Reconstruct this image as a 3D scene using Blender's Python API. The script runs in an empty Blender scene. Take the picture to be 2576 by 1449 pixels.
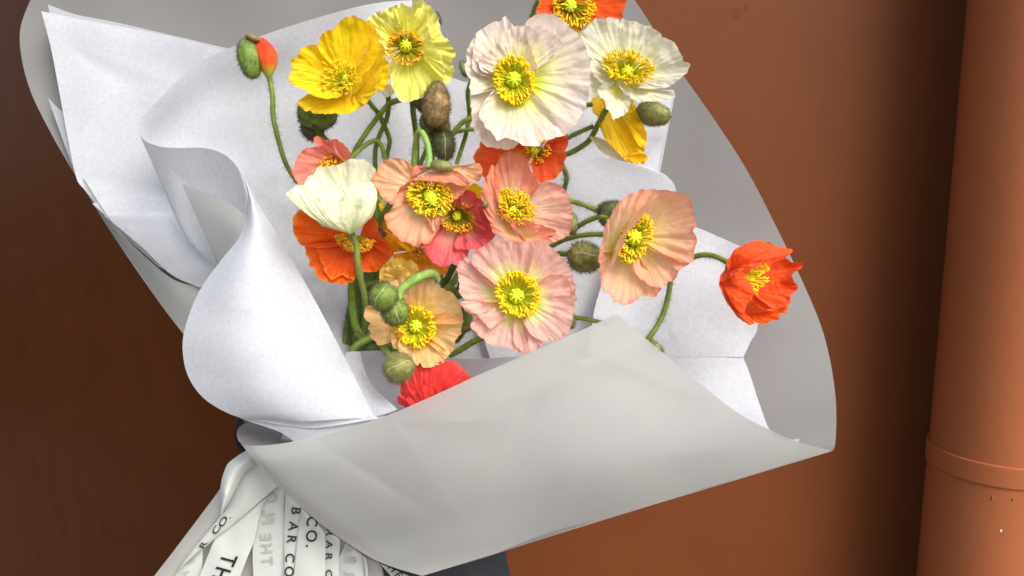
import bpy, math, random
from mathutils import Vector, noise, Matrix, Quaternion

# ------------------------------------------------------------------ camera, sky, sun, exposure
scene = bpy.context.scene
PITCH = math.radians(8.5)
CAM = Vector((0, 0, 1.45))
FOC = 1860.0; CX, CY = 1288.0, 724.5
Rv = Vector((1, 0, 0)); Fv = Vector((0, math.cos(PITCH), -math.sin(PITCH))); Uv = Vector((0, math.sin(PITCH), math.cos(PITCH)))
cam_data = bpy.data.cameras.new('camera'); cam = bpy.data.objects.new('camera', cam_data)
scene.collection.objects.link(cam); scene.camera = cam
cam.location = CAM; cam.rotation_euler = (math.radians(90) - PITCH, 0, 0)
cam_data.sensor_width = 36; cam_data.lens = 36 * FOC / 2576
cam_data.clip_start = 0.01; cam_data.clip_end = 200
scene.render.resolution_x = 1024; scene.render.resolution_y = 576

SUN_EL, SUN_AZ = math.radians(42), math.radians(142)   # azimuth measured clockwise from +Y: light from the right, behind the viewer
world = bpy.data.worlds.new('World'); scene.world = world; world.use_nodes = True
wn = world.node_tree.nodes; wl = world.node_tree.links
sky = wn.new('ShaderNodeTexSky'); sky.sky_type = 'NISHITA'; sky.sun_disc = False
sky.sun_elevation = SUN_EL; sky.sun_rotation = SUN_AZ; sky.dust_density = 3.0; sky.air_density = 1.0
hsv = wn.new('ShaderNodeHueSaturation'); hsv.inputs['Saturation'].default_value = 0.6
bg = wn['Background']; bg.inputs['Strength'].default_value = 0.11
wl.new(sky.outputs[0], hsv.inputs['Color']); wl.new(hsv.outputs[0], bg.inputs['Color'])
sun_data = bpy.data.lights.new('sun', 'SUN'); sun_data.energy = 1.5; sun_data.angle = math.radians(34)
sun_data.color = (1, 0.97, 0.93)
sun = bpy.data.objects.new('sun', sun_data); scene.collection.objects.link(sun)
sd = Vector((math.sin(SUN_AZ) * math.cos(SUN_EL), math.cos(SUN_AZ) * math.cos(SUN_EL), math.sin(SUN_EL)))
sun.rotation_euler = sd.to_track_quat('Z', 'Y').to_euler()
scene.view_settings.view_transform = 'Standard'; scene.view_settings.look = 'None'
scene.view_settings.exposure = 1.05; scene.view_settings.gamma = 1.0
scene.view_settings.use_curve_mapping = False

# ------------------------------------------------------------------ helpers
D0 = 0.6; PX = D0 / FOC                       # one unit of the layout = 0.32 mm at 0.6 m
REG = {0: (0, 0, 1), 1: (566, 0, .3255), 2: (1132, 0, .3255), 3: (692, 314.5, .3255), 4: (1195, 377.4, .3255),
       5: (817.6, 629, .3255), 6: (1509.5, 503, .3255), 7: (377.4, 1006.3, .3056), 8: (314.5, 314.5, .3038),
       9: (566, 1006.3, .1302)}
def q(r, x, y, z=0.0):
    ox, oy, s = REG[r]
    return Vector((ox + x * s, oy + y * s, z))
def W(p):
    d = D0 - p[2] * PX
    return CAM + Fv * d + Rv * ((p[0] - CX) / FOC * d) + Uv * ((CY - p[1]) / FOC * d)
def cr(pts, n, closed=False):
    """Catmull-Rom through pts, resampled evenly to n points"""
    if len(pts) == 1: return [pts[0].copy() for _ in range(n)]
    P = [pts[0] * 2 - pts[1]] + list(pts) + [pts[-1] * 2 - pts[-2]]
    fine = []
    for i in range(1, len(P) - 2):
        a, b, c, d = P[i-1], P[i], P[i+1], P[i+2]
        for k in range(10):
            t = k / 10
            fine.append(0.5 * ((2*b) + (c-a)*t + (2*a-5*b+4*c-d)*t*t + (3*b-a-3*c+d)*t**3))
    fine.append(P[-2].copy())
    L = [0]
    for i in range(1, len(fine)): L.append(L[-1] + max(1e-6, (fine[i]-fine[i-1]).length))
    out = []; j = 0
    for i in range(n):
        t = L[-1] * i / (n-1)
        while j < len(L)-2 and L[j+1] < t: j += 1
        f = (t - L[j]) / (L[j+1]-L[j]); f = min(1, max(0, f))
        out.append(fine[j].lerp(fine[j+1], f))
    return out
def link(o): scene.collection.objects.link(o); return o
def mesh_obj(name, verts, faces, mats, origin=None, parent=None, uvs=None, fm=None, smooth=True):
    org = origin if origin is not None else Vector((0, 0, 0))
    me = bpy.data.meshes.new(name)
    me.from_pydata([tuple(v - org) for v in verts], [], faces)
    for m in (mats if isinstance(mats, (list, tuple)) else [mats]): me.materials.append(m)
    if fm: me.polygons.foreach_set('material_index', fm)
    me.polygons.foreach_set('use_smooth', [smooth] * len(me.polygons))
    if uvs:
        ul = me.uv_layers.new(name='uv')
        for lp in me.loops: ul.data[lp.index].uv = uvs[lp.vertex_index]
    me.update()
    o = link(bpy.data.objects.new(name, me))
    if parent is not None: o.parent = parent
    else: o.location = org
    return o
def tag(o, label, cat=None, group=None, kind=None):
    if label: o['label'] = label
    if cat: o['category'] = cat
    if group: o['group'] = group
    if kind: o['kind'] = kind
    return o
def empty(name, p, label, cat, group=None):
    e = bpy.data.objects.new(name, None); link(e); e.empty_display_size = 0.01
    e.location = p; return tag(e, label, cat, group)

# ------------------------------------------------------------------ materials
def nm(name):
    m = bpy.data.materials.new(name); m.use_nodes = True
    nt = m.node_tree; nt.nodes.clear()
    return m, nt.nodes, nt.links
def ramp(N, stops):
    r = N.new('ShaderNodeValToRGB'); e = r.color_ramp.elements
    while len(e) < len(stops): e.new(0.5)
    for i, (p, c) in enumerate(stops): e[i].position = p; e[i].color = (*c, 1)
    return r
def sheetmat(name, col, trans, rough=0.6, see=0.0, mott=0.06, mscale=350, bump=0.15, spec=0.3, tcol=None):
    m, N, L = nm(name)
    out = N.new('ShaderNodeOutputMaterial')
    tc = N.new('ShaderNodeTexCoord')
    n1 = N.new('ShaderNodeTexNoise'); n1.inputs['Scale'].default_value = mscale; n1.inputs['Detail'].default_value = 6; n1.inputs['Roughness'].default_value = .65
    n2 = N.new('ShaderNodeTexNoise'); n2.inputs['Scale'].default_value = 14; n2.inputs['Detail'].default_value = 3
    L.new(tc.outputs['Object'], n1.inputs['Vector']); L.new(tc.outputs['Object'], n2.inputs['Vector'])
    mx = N.new('ShaderNodeMixRGB'); mx.inputs[0].default_value = .3
    L.new(n1.outputs[0], mx.inputs[1]); L.new(n2.outputs[0], mx.inputs[2])
    r = ramp(N, [(.3, tuple(c*(1-mott) for c in col)), (.7, tuple(min(1, c*(1+mott)) for c in col))])
    L.new(mx.outputs[0], r.inputs[0])
    pb = N.new('ShaderNodeBsdfPrincipled'); pb.inputs['Roughness'].default_value = rough
    pb.inputs['Specular IOR Level'].default_value = spec
    L.new(r.outputs[0], pb.inputs['Base Color'])
    tr = N.new('ShaderNodeBsdfTranslucent')
    if tcol: tr.inputs['Color'].default_value = (*tcol, 1)
    else: L.new(r.outputs[0], tr.inputs['Color'])
    ms = N.new('ShaderNodeMixShader'); ms.inputs[0].default_value = trans
    L.new(pb.outputs[0], ms.inputs[1]); L.new(tr.outputs[0], ms.inputs[2])
    last = ms
    if see > 0:
        tp = N.new('ShaderNodeBsdfTransparent'); m2 = N.new('ShaderNodeMixShader'); m2.inputs[0].default_value = see
        L.new(ms.outputs[0], m2.inputs[1]); L.new(tp.outputs[0], m2.inputs[2]); last = m2
    b = N.new('ShaderNodeBump'); b.inputs['Strength'].default_value = bump; b.inputs['Distance'].default_value = .0006
    L.new(n1.outputs[0], b.inputs['Height']); L.new(b.outputs[0], pb.inputs['Normal'])
    L.new(last.outputs[0], out.inputs[0])
    return m
def petalmat(name, base, mid, main, rim, trans=.35, streak=.20, bs=.4, p=(.16, .34, .94)):
    """petal tissue: throat colour -> body -> rim along v, fine veins running from claw to rim"""
    m, N, L = nm(name)
    out = N.new('ShaderNodeOutputMaterial'); uv = N.new('ShaderNodeUVMap'); uv.uv_map = 'uv'
    sp = N.new('ShaderNodeSeparateXYZ'); L.new(uv.outputs[0], sp.inputs[0])
    mp = N.new('ShaderNodeMapping'); mp.inputs['Scale'].default_value = (30, 1.6, 1); L.new(uv.outputs[0], mp.inputs[0])
    vn = N.new('ShaderNodeTexNoise'); vn.inputs['Scale'].default_value = 1.0; vn.inputs['Detail'].default_value = 5; vn.inputs['Roughness'].default_value = .7
    vn.inputs['Distortion'].default_value = .6
    L.new(mp.outputs[0], vn.inputs['Vector'])
    mp2 = N.new('ShaderNodeMapping'); mp2.inputs['Scale'].default_value = (5, 3, 1); L.new(uv.outputs[0], mp2.inputs[0])
    bn = N.new('ShaderNodeTexNoise'); bn.inputs['Scale'].default_value = 1.0; bn.inputs['Detail'].default_value = 3
    L.new(mp2.outputs[0], bn.inputs['Vector'])
    # v jittered by the veins so the zones feather into each other
    ad = N.new('ShaderNodeMath'); ad.operation = 'MULTIPLY_ADD'; ad.inputs[1].default_value = .28
    L.new(vn.outputs[0], ad.inputs[0])
    ad0 = N.new('ShaderNodeMath'); ad0.operation = 'SUBTRACT'; ad0.inputs[1].default_value = .14
    L.new(sp.outputs[1], ad0.inputs[0]); L.new(ad0.outputs[0], ad.inputs[2])
    r = ramp(N, [(p[0]*.5, base), (p[1], mid), (p[1]+(.35 if p[1]<.5 else .15), main), (p[2], main), (1.0, rim)])
    L.new(ad.outputs[0], r.inputs[0])
    dk = N.new('ShaderNodeMixRGB'); dk.blend_type = 'MULTIPLY'; dk.inputs[0].default_value = streak
    r2 = ramp(N, [(.35, tuple(.55 + .45*c for c in main)), (.6, (1, 1, 1))])
    L.new(vn.outputs[0], r2.inputs[0]); L.new(r.outputs[0], dk.inputs[1]); L.new(r2.outputs[0], dk.inputs[2])
    dk2 = N.new('ShaderNodeMixRGB'); dk2.inputs[0].default_value = 0
    r3 = ramp(N, [(.35, (.0, .0, .0)), (.75, (.30, .30, .30))]); L.new(bn.outputs[0], r3.inputs[0])
    L.new(r3.outputs[0], dk2.inputs[0]); L.new(dk.outputs[0], dk2.inputs[1]); dk2.inputs[2].default_value = (*[.5*a+.5*b for a, b in zip(mid, rim)], 1)
    pb = N.new('ShaderNodeBsdfPrincipled'); pb.inputs['Roughness'].default_value = .55; pb.inputs['Specular IOR Level'].default_value = .25
    pb.inputs['Sheen Weight'].default_value = .15
    tr = N.new('ShaderNodeBsdfTranslucent'); L.new(dk2.outputs[0], pb.inputs['Base Color']); L.new(dk2.outputs[0], tr.inputs['Color'])
    ms = N.new('ShaderNodeMixShader'); ms.inputs[0].default_value = trans
    L.new(pb.outputs[0], ms.inputs[1]); L.new(tr.outputs[0], ms.inputs[2])
    b = N.new('ShaderNodeBump'); b.inputs['Strength'].default_value = bs; b.inputs['Distance'].default_value = .0012
    L.new(vn.outputs[0], b.inputs['Height'])
    b2 = N.new('ShaderNodeBump'); b2.inputs['Strength'].default_value = .25; b2.inputs['Distance'].default_value = .003
    mp3 = N.new('ShaderNodeMapping'); mp3.inputs['Scale'].default_value = (14, 7, 1); L.new(uv.outputs[0], mp3.inputs[0])
    cn = N.new('ShaderNodeTexNoise'); cn.inputs['Scale'].default_value = 1; cn.inputs['Detail'].default_value = 2; L.new(mp3.outputs[0], cn.inputs['Vector'])
    L.new(cn.outputs[0], b2.inputs['Height']); L.new(b.outputs[0], b2.inputs['Normal'])
    L.new(b2.outputs[0], pb.inputs['Normal']); L.new(b2.outputs[0], tr.inputs['Normal'])
    L.new(ms.outputs[0], out.inputs[0])
    return m
def plainmat(name, c1, c2=None, scale=60, rough=.6, spec=.3, bump=0, trans=0, sub=0):
    m, N, L = nm(name)
    out = N.new('ShaderNodeOutputMaterial'); tc = N.new('ShaderNodeTexCoord')
    n1 = N.new('ShaderNodeTexNoise'); n1.inputs['Scale'].default_value = scale; n1.inputs['Detail'].default_value = 5
    L.new(tc.outputs['Object'], n1.inputs['Vector'])
    r = ramp(N, [(.35, c1), (.65, c2 or c1)]); L.new(n1.outputs[0], r.inputs[0])
    pb = N.new('ShaderNodeBsdfPrincipled'); pb.inputs['Roughness'].default_value = rough; pb.inputs['Specular IOR Level'].default_value = spec
    L.new(r.outputs[0], pb.inputs['Base Color'])
    if bump:
        b = N.new('ShaderNodeBump'); b.inputs['Strength'].default_value = bump; b.inputs['Distance'].default_value = .001
        L.new(n1.outputs[0], b.inputs['Height']); L.new(b.outputs[0], pb.inputs['Normal'])
    last = pb
    if trans:
        tr = N.new('ShaderNodeBsdfTranslucent'); L.new(r.outputs[0], tr.inputs['Color'])
        ms = N.new('ShaderNodeMixShader'); ms.inputs[0].default_value = trans
        L.new(pb.outputs[0], ms.inputs[1]); L.new(tr.outputs[0], ms.inputs[2]); last = ms
    L.new(last.outputs[0], out.inputs[0])
    return m

M = {}
M['tissue'] = sheetmat('white_tissue', (.63, .645, .68), .30, rough=.75, see=.04, mott=.115, mscale=330, bump=.35, spec=.2)
M['tissue_thin'] = sheetmat('thin_tissue', (.58, .595, .63), .35, rough=.75, see=.16, mott=.09, mscale=330, bump=.2, spec=.2)
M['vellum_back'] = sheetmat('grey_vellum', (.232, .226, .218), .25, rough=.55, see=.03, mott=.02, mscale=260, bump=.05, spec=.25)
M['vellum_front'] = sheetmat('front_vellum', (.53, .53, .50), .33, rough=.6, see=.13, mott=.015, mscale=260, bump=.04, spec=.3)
M['satin'] = sheetmat('satin_ribbon', (.56, .58, .54), .15, rough=.38, see=0, mott=.012, mscale=600, bump=.08, spec=.6)
M['paperwrap'] = sheetmat('stem_paper', (.50, .49, .45), .2, rough=.5, see=.08, mott=.02, mscale=200, bump=.05)
M['ink'] = plainmat('black_ink', (.015, .016, .015), rough=.5)
M['ink_faint'] = plainmat('ink_through_satin', (.34, .36, .34), rough=.5)
M['stem'] = plainmat('stem_green', (.13, .22, .028), (.24, .36, .055), 90, .5, .35, trans=.1)
M['stem_dark'] = plainmat('stem_dark_green', (.055, .10, .015), (.12, .20, .03), 70, .55, .3)
M['stem_light'] = plainmat('stem_light_green', (.20, .36, .06), (.30, .46, .10), 70, .5, .35)
M['hair'] = plainmat('hair_pale', (.30, .30, .14), (.36, .30, .18), 300, .6, .2, trans=.3)
M['hair_dark'] = plainmat('hair_dark', (.08, .065, .03), (.15, .11, .05), 300, .6, .2)
M['bud_green'] = plainmat('bud_green', (.10, .17, .025), (.22, .31, .06), 160, .6, .3, bump=.5)
M['bud_olive'] = plainmat('bud_olive', (.13, .14, .03), (.26, .26, .08), 160, .6, .3, bump=.5)
M['bud_brown'] = plainmat('bud_brown', (.16, .11, .035), (.34, .22, .09), 160, .6, .3, bump=.6)
M['bud_dark'] = plainmat('bud_dark', (.045, .065, .015), (.10, .11, .04), 160, .6, .3, bump=.6)
M['seam'] = plainmat('bud_seam', (.42, .42, .20), (.55, .52, .30), 200)
M['pistil'] = plainmat('pistil_green', (.50, .66, .02), (.66, .78, .03), 200, .5, .3)
M['pistil_rib'] = plainmat('pistil_rays', (.62, .74, .02), (.72, .82, .03), 200, .5, .3)
M['anther_y'] = plainmat('anther_yellow', (.97, .66, .008), (.99, .82, .03), 500, .6, .2, trans=.25)
M['anther_o'] = plainmat('anther_orange', (.75, .32, .01), (.90, .50, .02), 500, .6, .3)
M['fil_y'] = plainmat('filament_yellow', (.88, .86, .03), (.95, .88, .05), 200, .5, .2, trans=.4)
M['fil_o'] = plainmat('filament_olive', (.55, .46, .02), (.68, .50, .03), 200, .5, .3, trans=.3)
GRN = (.55, .68, .03)
PM = {
 'gold':   petalmat('petal_gold', (.60, .62, .02), (.90, .62, .003), (.93, .66, .003), (.92, .50, .002), trans=.35),
 'lemon':  petalmat('petal_lemon', (.55, .66, .03), (.82, .80, .07), (.88, .85, .17), (.88, .86, .38), trans=.4),
 'blush':  petalmat('petal_blush', (.74, .90, .02), (.90, .88, .42), (.80, .68, .60), (.80, .64, .58), trans=.35, p=(.68, .44, .97)),
 'cream':  petalmat('petal_cream', (.80, .88, .02), (.90, .88, .52), (.82, .80, .64), (.80, .78, .58), trans=.44, p=(.30, .38, .97)),
 'redor':  petalmat('petal_red_orange', (.80, .36, .01), (.86, .15, .004), (.84, .085, .006), (.86, .12, .01), trans=.3),
 'yellow': petalmat('petal_yellow', (.88, .48, .005), (.92, .58, .008), (.92, .60, .006), (.90, .46, .004), trans=.3),
 'butter': petalmat('petal_butter', (.86, .52, .06), (.90, .64, .12), (.90, .66, .14), (.90, .58, .08), trans=.35),
 'palecream': petalmat('petal_pale', (.80, .76, .40), (.82, .78, .55), (.84, .80, .62), (.84, .8, .6), trans=.35),
 'red':    petalmat('petal_red', (.70, .10, .01), (.72, .07, .012), (.80, .10, .02), (.86, .17, .06), trans=.3),
 'salmon': petalmat('petal_salmon', (.75, .42, .10), (.84, .30, .20), (.86, .25, .19), (.86, .20, .14), trans=.35),
 'ivory':  petalmat('petal_ivory', (.66, .72, .28), (.80, .81, .52), (.82, .82, .57), (.84, .84, .60), trans=.3),
 'orange': petalmat('petal_orange', (.80, .08, .003), (.86, .095, .002), (.86, .105, .002), (.85, .22, .006), trans=.3),
 'peach':  petalmat('petal_peach', (.86, .66, .16), (.91, .66, .38), (.90, .48, .27), (.86, .26, .13), trans=.44, p=(.2, .5, .90)),
 'rose':   petalmat('petal_rose', (.74, .60, .12), (.86, .42, .30), (.80, .11, .13), (.78, .07, .08), trans=.3, p=(.30, .42, .92)),
 'coral':  petalmat('petal_coral', (.90, .66, .16), (.90, .56, .36), (.88, .31, .19), (.86, .21, .12), trans=.44, p=(.2, .40, .93)),
 'pinkcoral': petalmat('petal_pink_coral', (.90, .72, .2), (.88, .62, .46), (.87, .45, .34), (.86, .33, .25), trans=.42, p=(.3, .45, .93)),
 'pink':   petalmat('petal_pink', (.76, .88, .02), (.92, .84, .42), (.88, .52, .44), (.86, .38, .34), trans=.44, p=(.60, .50, .95)),
 'apricot': petalmat('petal_apricot', (.78, .80, .02), (.92, .60, .14), (.93, .60, .25), (.92, .54, .28), trans=.44, p=(.40, .50, .95)),
 'scarlet': petalmat('petal_scarlet', (.74, .03, .02), (.80, .035, .025), (.84, .05, .04), (.84, .07, .06), trans=.3),
 'peachy': petalmat('petal_peach_pink', (.84, .76, .08), (.90, .64, .32), (.91, .50, .31), (.87, .33, .27), trans=.44, p=(.30, .46, .93)),
 'fire':   petalmat('petal_fire', (.80, .10, .006), (.86, .085, .006), (.86, .08, .006), (.86, .12, .012), trans=.3),
 'amber':  petalmat('petal_amber', (.75, .38, .01), (.80, .34, .006), (.82, .33, .006), (.80, .28, .006), trans=.3),
}

# ------------------------------------------------------------------ surfaces
def petal(parent, org, r, base, rim, zr, mat, cup=1.6, bow=(0, 0, 0), ruf=5, pleat=5, jag=2.2, seed=0, z0=0, ns=72, nv=22, name='petal'):
    """fan from the claw (base) to the rim outline; zr = rim height(s) in layout units above the flower's own level z0"""
    rnd = random.Random(seed)
    b = q(r, *base[:2], z0 + (base[2] if len(base) > 2 else 0))
    pts = [q(r, x, y) for x, y in rim]
    if not isinstance(zr, (list, tuple)): zr = [zr]
    R_ = cr(pts, ns)
    for i, p in enumerate(R_):
        t = i / (ns-1) * (len(zr)-1); k = min(int(t), len(zr)-2) if len(zr) > 1 else 0
        p.z = z0 + (zr[k] + (zr[k+1]-zr[k])*(t-k) if len(zr) > 1 else zr[0])
    so = rnd.uniform(0, 100)
    arc = sum((R_[i+1]-R_[i]).length for i in range(ns-1))
    verts, uvs, faces = [], [], []
    for i in range(ns):
        s = i/(ns-1); l = s*arc
        rm = R_[i] - b
        n = noise.noise(Vector((l/17, so, 0)))*.7 + noise.noise(Vector((l/7, so, 3)))*.4
        rl = max(rm.length, 1)
        edge = min(1, s*12, (1-s)*12)
        for j in range(nv):
            v = j/(nv-1)
            dz = rm.z * (v**cup)
            k = 1 + (jag*n/rl) * v**3 * 3.6
            p = Vector((b.x + rm.x*v*k, b.y + rm.y*v*k, b.z + dz))
            w = 4*v*(1-v)*math.sin(math.pi*s)
            p += Vector(bow) * w
            wl_ = l + 16*noise.noise(Vector((l/55, v*1.6, so+9)))*(.4+v)
            pl = noise.noise(Vector((wl_/26, v*.7, so))) + .45*noise.noise(Vector((wl_/9, v*1.2, so+5)))
            p.z += pleat * pl * min(1, v*1.5) * .85 * (.55 + .9*abs(noise.noise(Vector((l/70, v*1.3, so+40)))*1.6))
            rr = noise.noise(Vector((l/20, v*1.5, so+20))) + .6*noise.noise(Vector((l/8, v*3, so+31)))
            p.z += ruf * rr * v**3 * 1.8
            # soft crumpling that shifts the outline a little too
            c = Vector((p.x/34, p.y/34, so))
            p.x += 1.6*v*v*noise.noise(c) * edge; p.y += 1.6*v*v*noise.noise(c + Vector((9, 9, 9))) * edge
            p.z += 5*v*noise.noise(c + Vector((4, 0, 2))) + 2.6*v*noise.noise(Vector((p.x/11, p.y/11, so+3))) + 1.4*v*noise.noise(Vector((p.x/5, p.y/5, so+8)))
            verts.append(W(p)); uvs.append((l/300, v))
    for i in range(ns-1):
        for j in range(nv-1):
            a = i*nv + j
            faces.append((a, a+nv, a+nv+1, a+1))
    return mesh_obj(name, verts, faces, mat, org, parent, uvs)

def coons(name, L_, Rr, T, B, mat, parent=None, org=None, n=60, m=60, wr=3, wscale=120, crease=4, seed=0, bulge=0, bx=0, by=0, fine=0):
    """sheet through four boundary curves. L_: top-left -> bottom-left, Rr: top-right -> bottom-right, T: TL->TR, B: BL->BR"""
    l, r_, t, b = cr(L_, m), cr(Rr, m), cr(T, n), cr(B, n)
    verts, uvs, faces = [], [], []
    fr = random.Random(seed*3 + 1); folds = []
    for _ in range(int(crease*1.6)):
        a_, b_ = fr.choice(l + t), fr.choice(r_ + b); k_ = a_.lerp(b_, fr.uniform(.1, .9)); an_ = fr.uniform(0, math.pi)
        folds.append((k_.x, k_.y, math.cos(an_), math.sin(an_), fr.uniform(.3, 1.1)*wscale, fr.choice((-1, 1))*fr.uniform(.12, .34), fr.uniform(18, 45)))
    for i in range(m):
        v = i/(m-1)
        for j in range(n):
            u = j/(n-1)
            p = l[i]*(1-u) + r_[i]*u + t[j]*(1-v) + b[j]*v - (t[0]*(1-u)*(1-v) + t[-1]*u*(1-v) + b[0]*(1-u)*v + b[-1]*u*v)
            w = math.sin(math.pi*u)*math.sin(math.pi*v)
            p.z += bulge*w; p.x += bx*w; p.y += by*w
            e = min(1, 6*min(u, 1-u, v, 1-v) + .15)
            c = Vector((p.x/wscale, p.y/wscale, seed*7.1))
            p.z += wr*noise.noise(c)*2
            for (kx, ky, nx, ny, ln, am, wd) in folds:
                dx, dy = p.x-kx, p.y-ky
                dd = dx*nx + dy*ny; al = (-dx*ny + dy*nx)/ln
                if abs(al) < 3: p.z += am*math.exp(-al*al)*(math.sqrt(dd*dd + 9) if dd > 0 else math.sqrt(dd*dd + 9)*.3)*math.exp(-abs(dd)/wd)*e
            if fine: p.z += fine*noise.noise(c*7)
            verts.append(W(p)); uvs.append((u, v))
    for i in range(m-1):
        for j in range(n-1):
            a = i*n + j
            faces.append((a, a+1, a+n+1, a+n))
    return mesh_obj(name, verts, faces, mat, org, parent, uvs)

def hair_tri(verts, faces, p, d, length, width, side):
    n = len(verts)
    s2 = d.cross(side).normalized()
    verts += [p + side*width*.5, p - side*width*.25 + s2*width*.45, p - side*width*.25 - s2*width*.45, p + d*length]
    faces += [(n, n+1, n+3), (n+1, n+2, n+3), (n+2, n, n+3)]

def tube(name, pts, rad, mats, parent, org, hairs=90, hl=11, seed=0, seg=8, rad_end=None, hw=.72):
    rnd = random.Random(seed)
    raw = cr(pts, max(10, int(6*len(pts))))
    P = [W(p) for p in raw]
    verts, faces, fm = [], [], []
    up = Vector((.3, .8, .2)); frames = []
    for i, p in enumerate(P):
        t = (P[min(i+1, len(P)-1)] - P[max(i-1, 0)]).normalized()
        a = t.cross(up).normalized(); b = t.cross(a).normalized()
        frames.append((p, t, a, b))
        rr = rad + (rad_end - rad)*i/(len(P)-1) if rad_end else rad
        rr *= 1 + .05*noise.noise(Vector((i*.6, seed, 0)))
        for k in range(seg):
            an = 2*math.pi*k/seg
            verts.append(p + (a*math.cos(an) + b*math.sin(an))*rr*PX)
    for i in range(len(P)-1):
        for k in range(seg):
            faces.append((i*seg+k, i*seg+(k+1) % seg, (i+1)*seg+(k+1) % seg, (i+1)*seg+k))
    faces.append(tuple(range(seg))); faces.append(tuple(range((len(P)-1)*seg, len(P)*seg))[::-1])
    nf = len(faces)
    for h in range(int(hairs*1.5)):
        i = rnd.randrange(len(P)-1); f = rnd.random()
        p, t, a, b = frames[i]; p = p.lerp(frames[i+1][0], f)
        an = rnd.uniform(0, 2*math.pi); d = a*math.cos(an) + b*math.sin(an)
        rr = rad + (rad_end - rad)*(i+f)/(len(P)-1) if rad_end else rad
        dd = (d + t*rnd.uniform(-.3, .35)).normalized()
        hair_tri(verts, faces, p + d*rr*.95*PX, dd, hl*rnd.uniform(.6, 1.3)*PX, hw*PX, t)
    fm = [0]*nf + [1]*(len(faces)-nf)
    return mesh_obj(name, verts, faces, mats, org, parent, fm=fm)

def stem(parent, org, r, pts, z, rad=6.2, mat='stem', hair='hair', hairs=110, seed=0, name='stem', hl=11, rad_end=None):
    n = len(pts)
    if not isinstance(z, (list, tuple)): z = [z, z]
    P = []
    for i, (x, y) in enumerate(pts):
        t = i/(n-1)*(len(z)-1); k = min(int(t), len(z)-2)
        P.append(q(r, x, y, z[k] + (z[k+1]-z[k])*(t-k)))
    return tube(name, P, rad, [M[mat], M[hair]], parent, org, hairs, hl, seed, rad_end=rad_end)

def blob(verts, faces, c, ax, ay, az, nu=8, nv=5):
    n = len(verts)
    verts.append(c - ax)
    for i in range(1, nv):
        th = math.pi*i/nv
        for k in range(nu):
            ph = 2*math.pi*k/nu
            verts.append(c - ax*math.cos(th) + (ay*math.cos(ph) + az*math.sin(ph))*math.sin(th))
    verts.append(c + ax)
    for k in range(nu): faces.append((n, n+1+(k+1) % nu, n+1+k))
    for i in range(nv-2):
        for k in range(nu):
            a = n+1+i*nu
            faces.append((a+k, a+(k+1) % nu, a+nu+(k+1) % nu, a+nu+k))
    e = n+1+(nv-2)*nu; l = len(verts)-1
    for k in range(nu): faces.append((e+k, e+(k+1) % nu, l))

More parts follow.
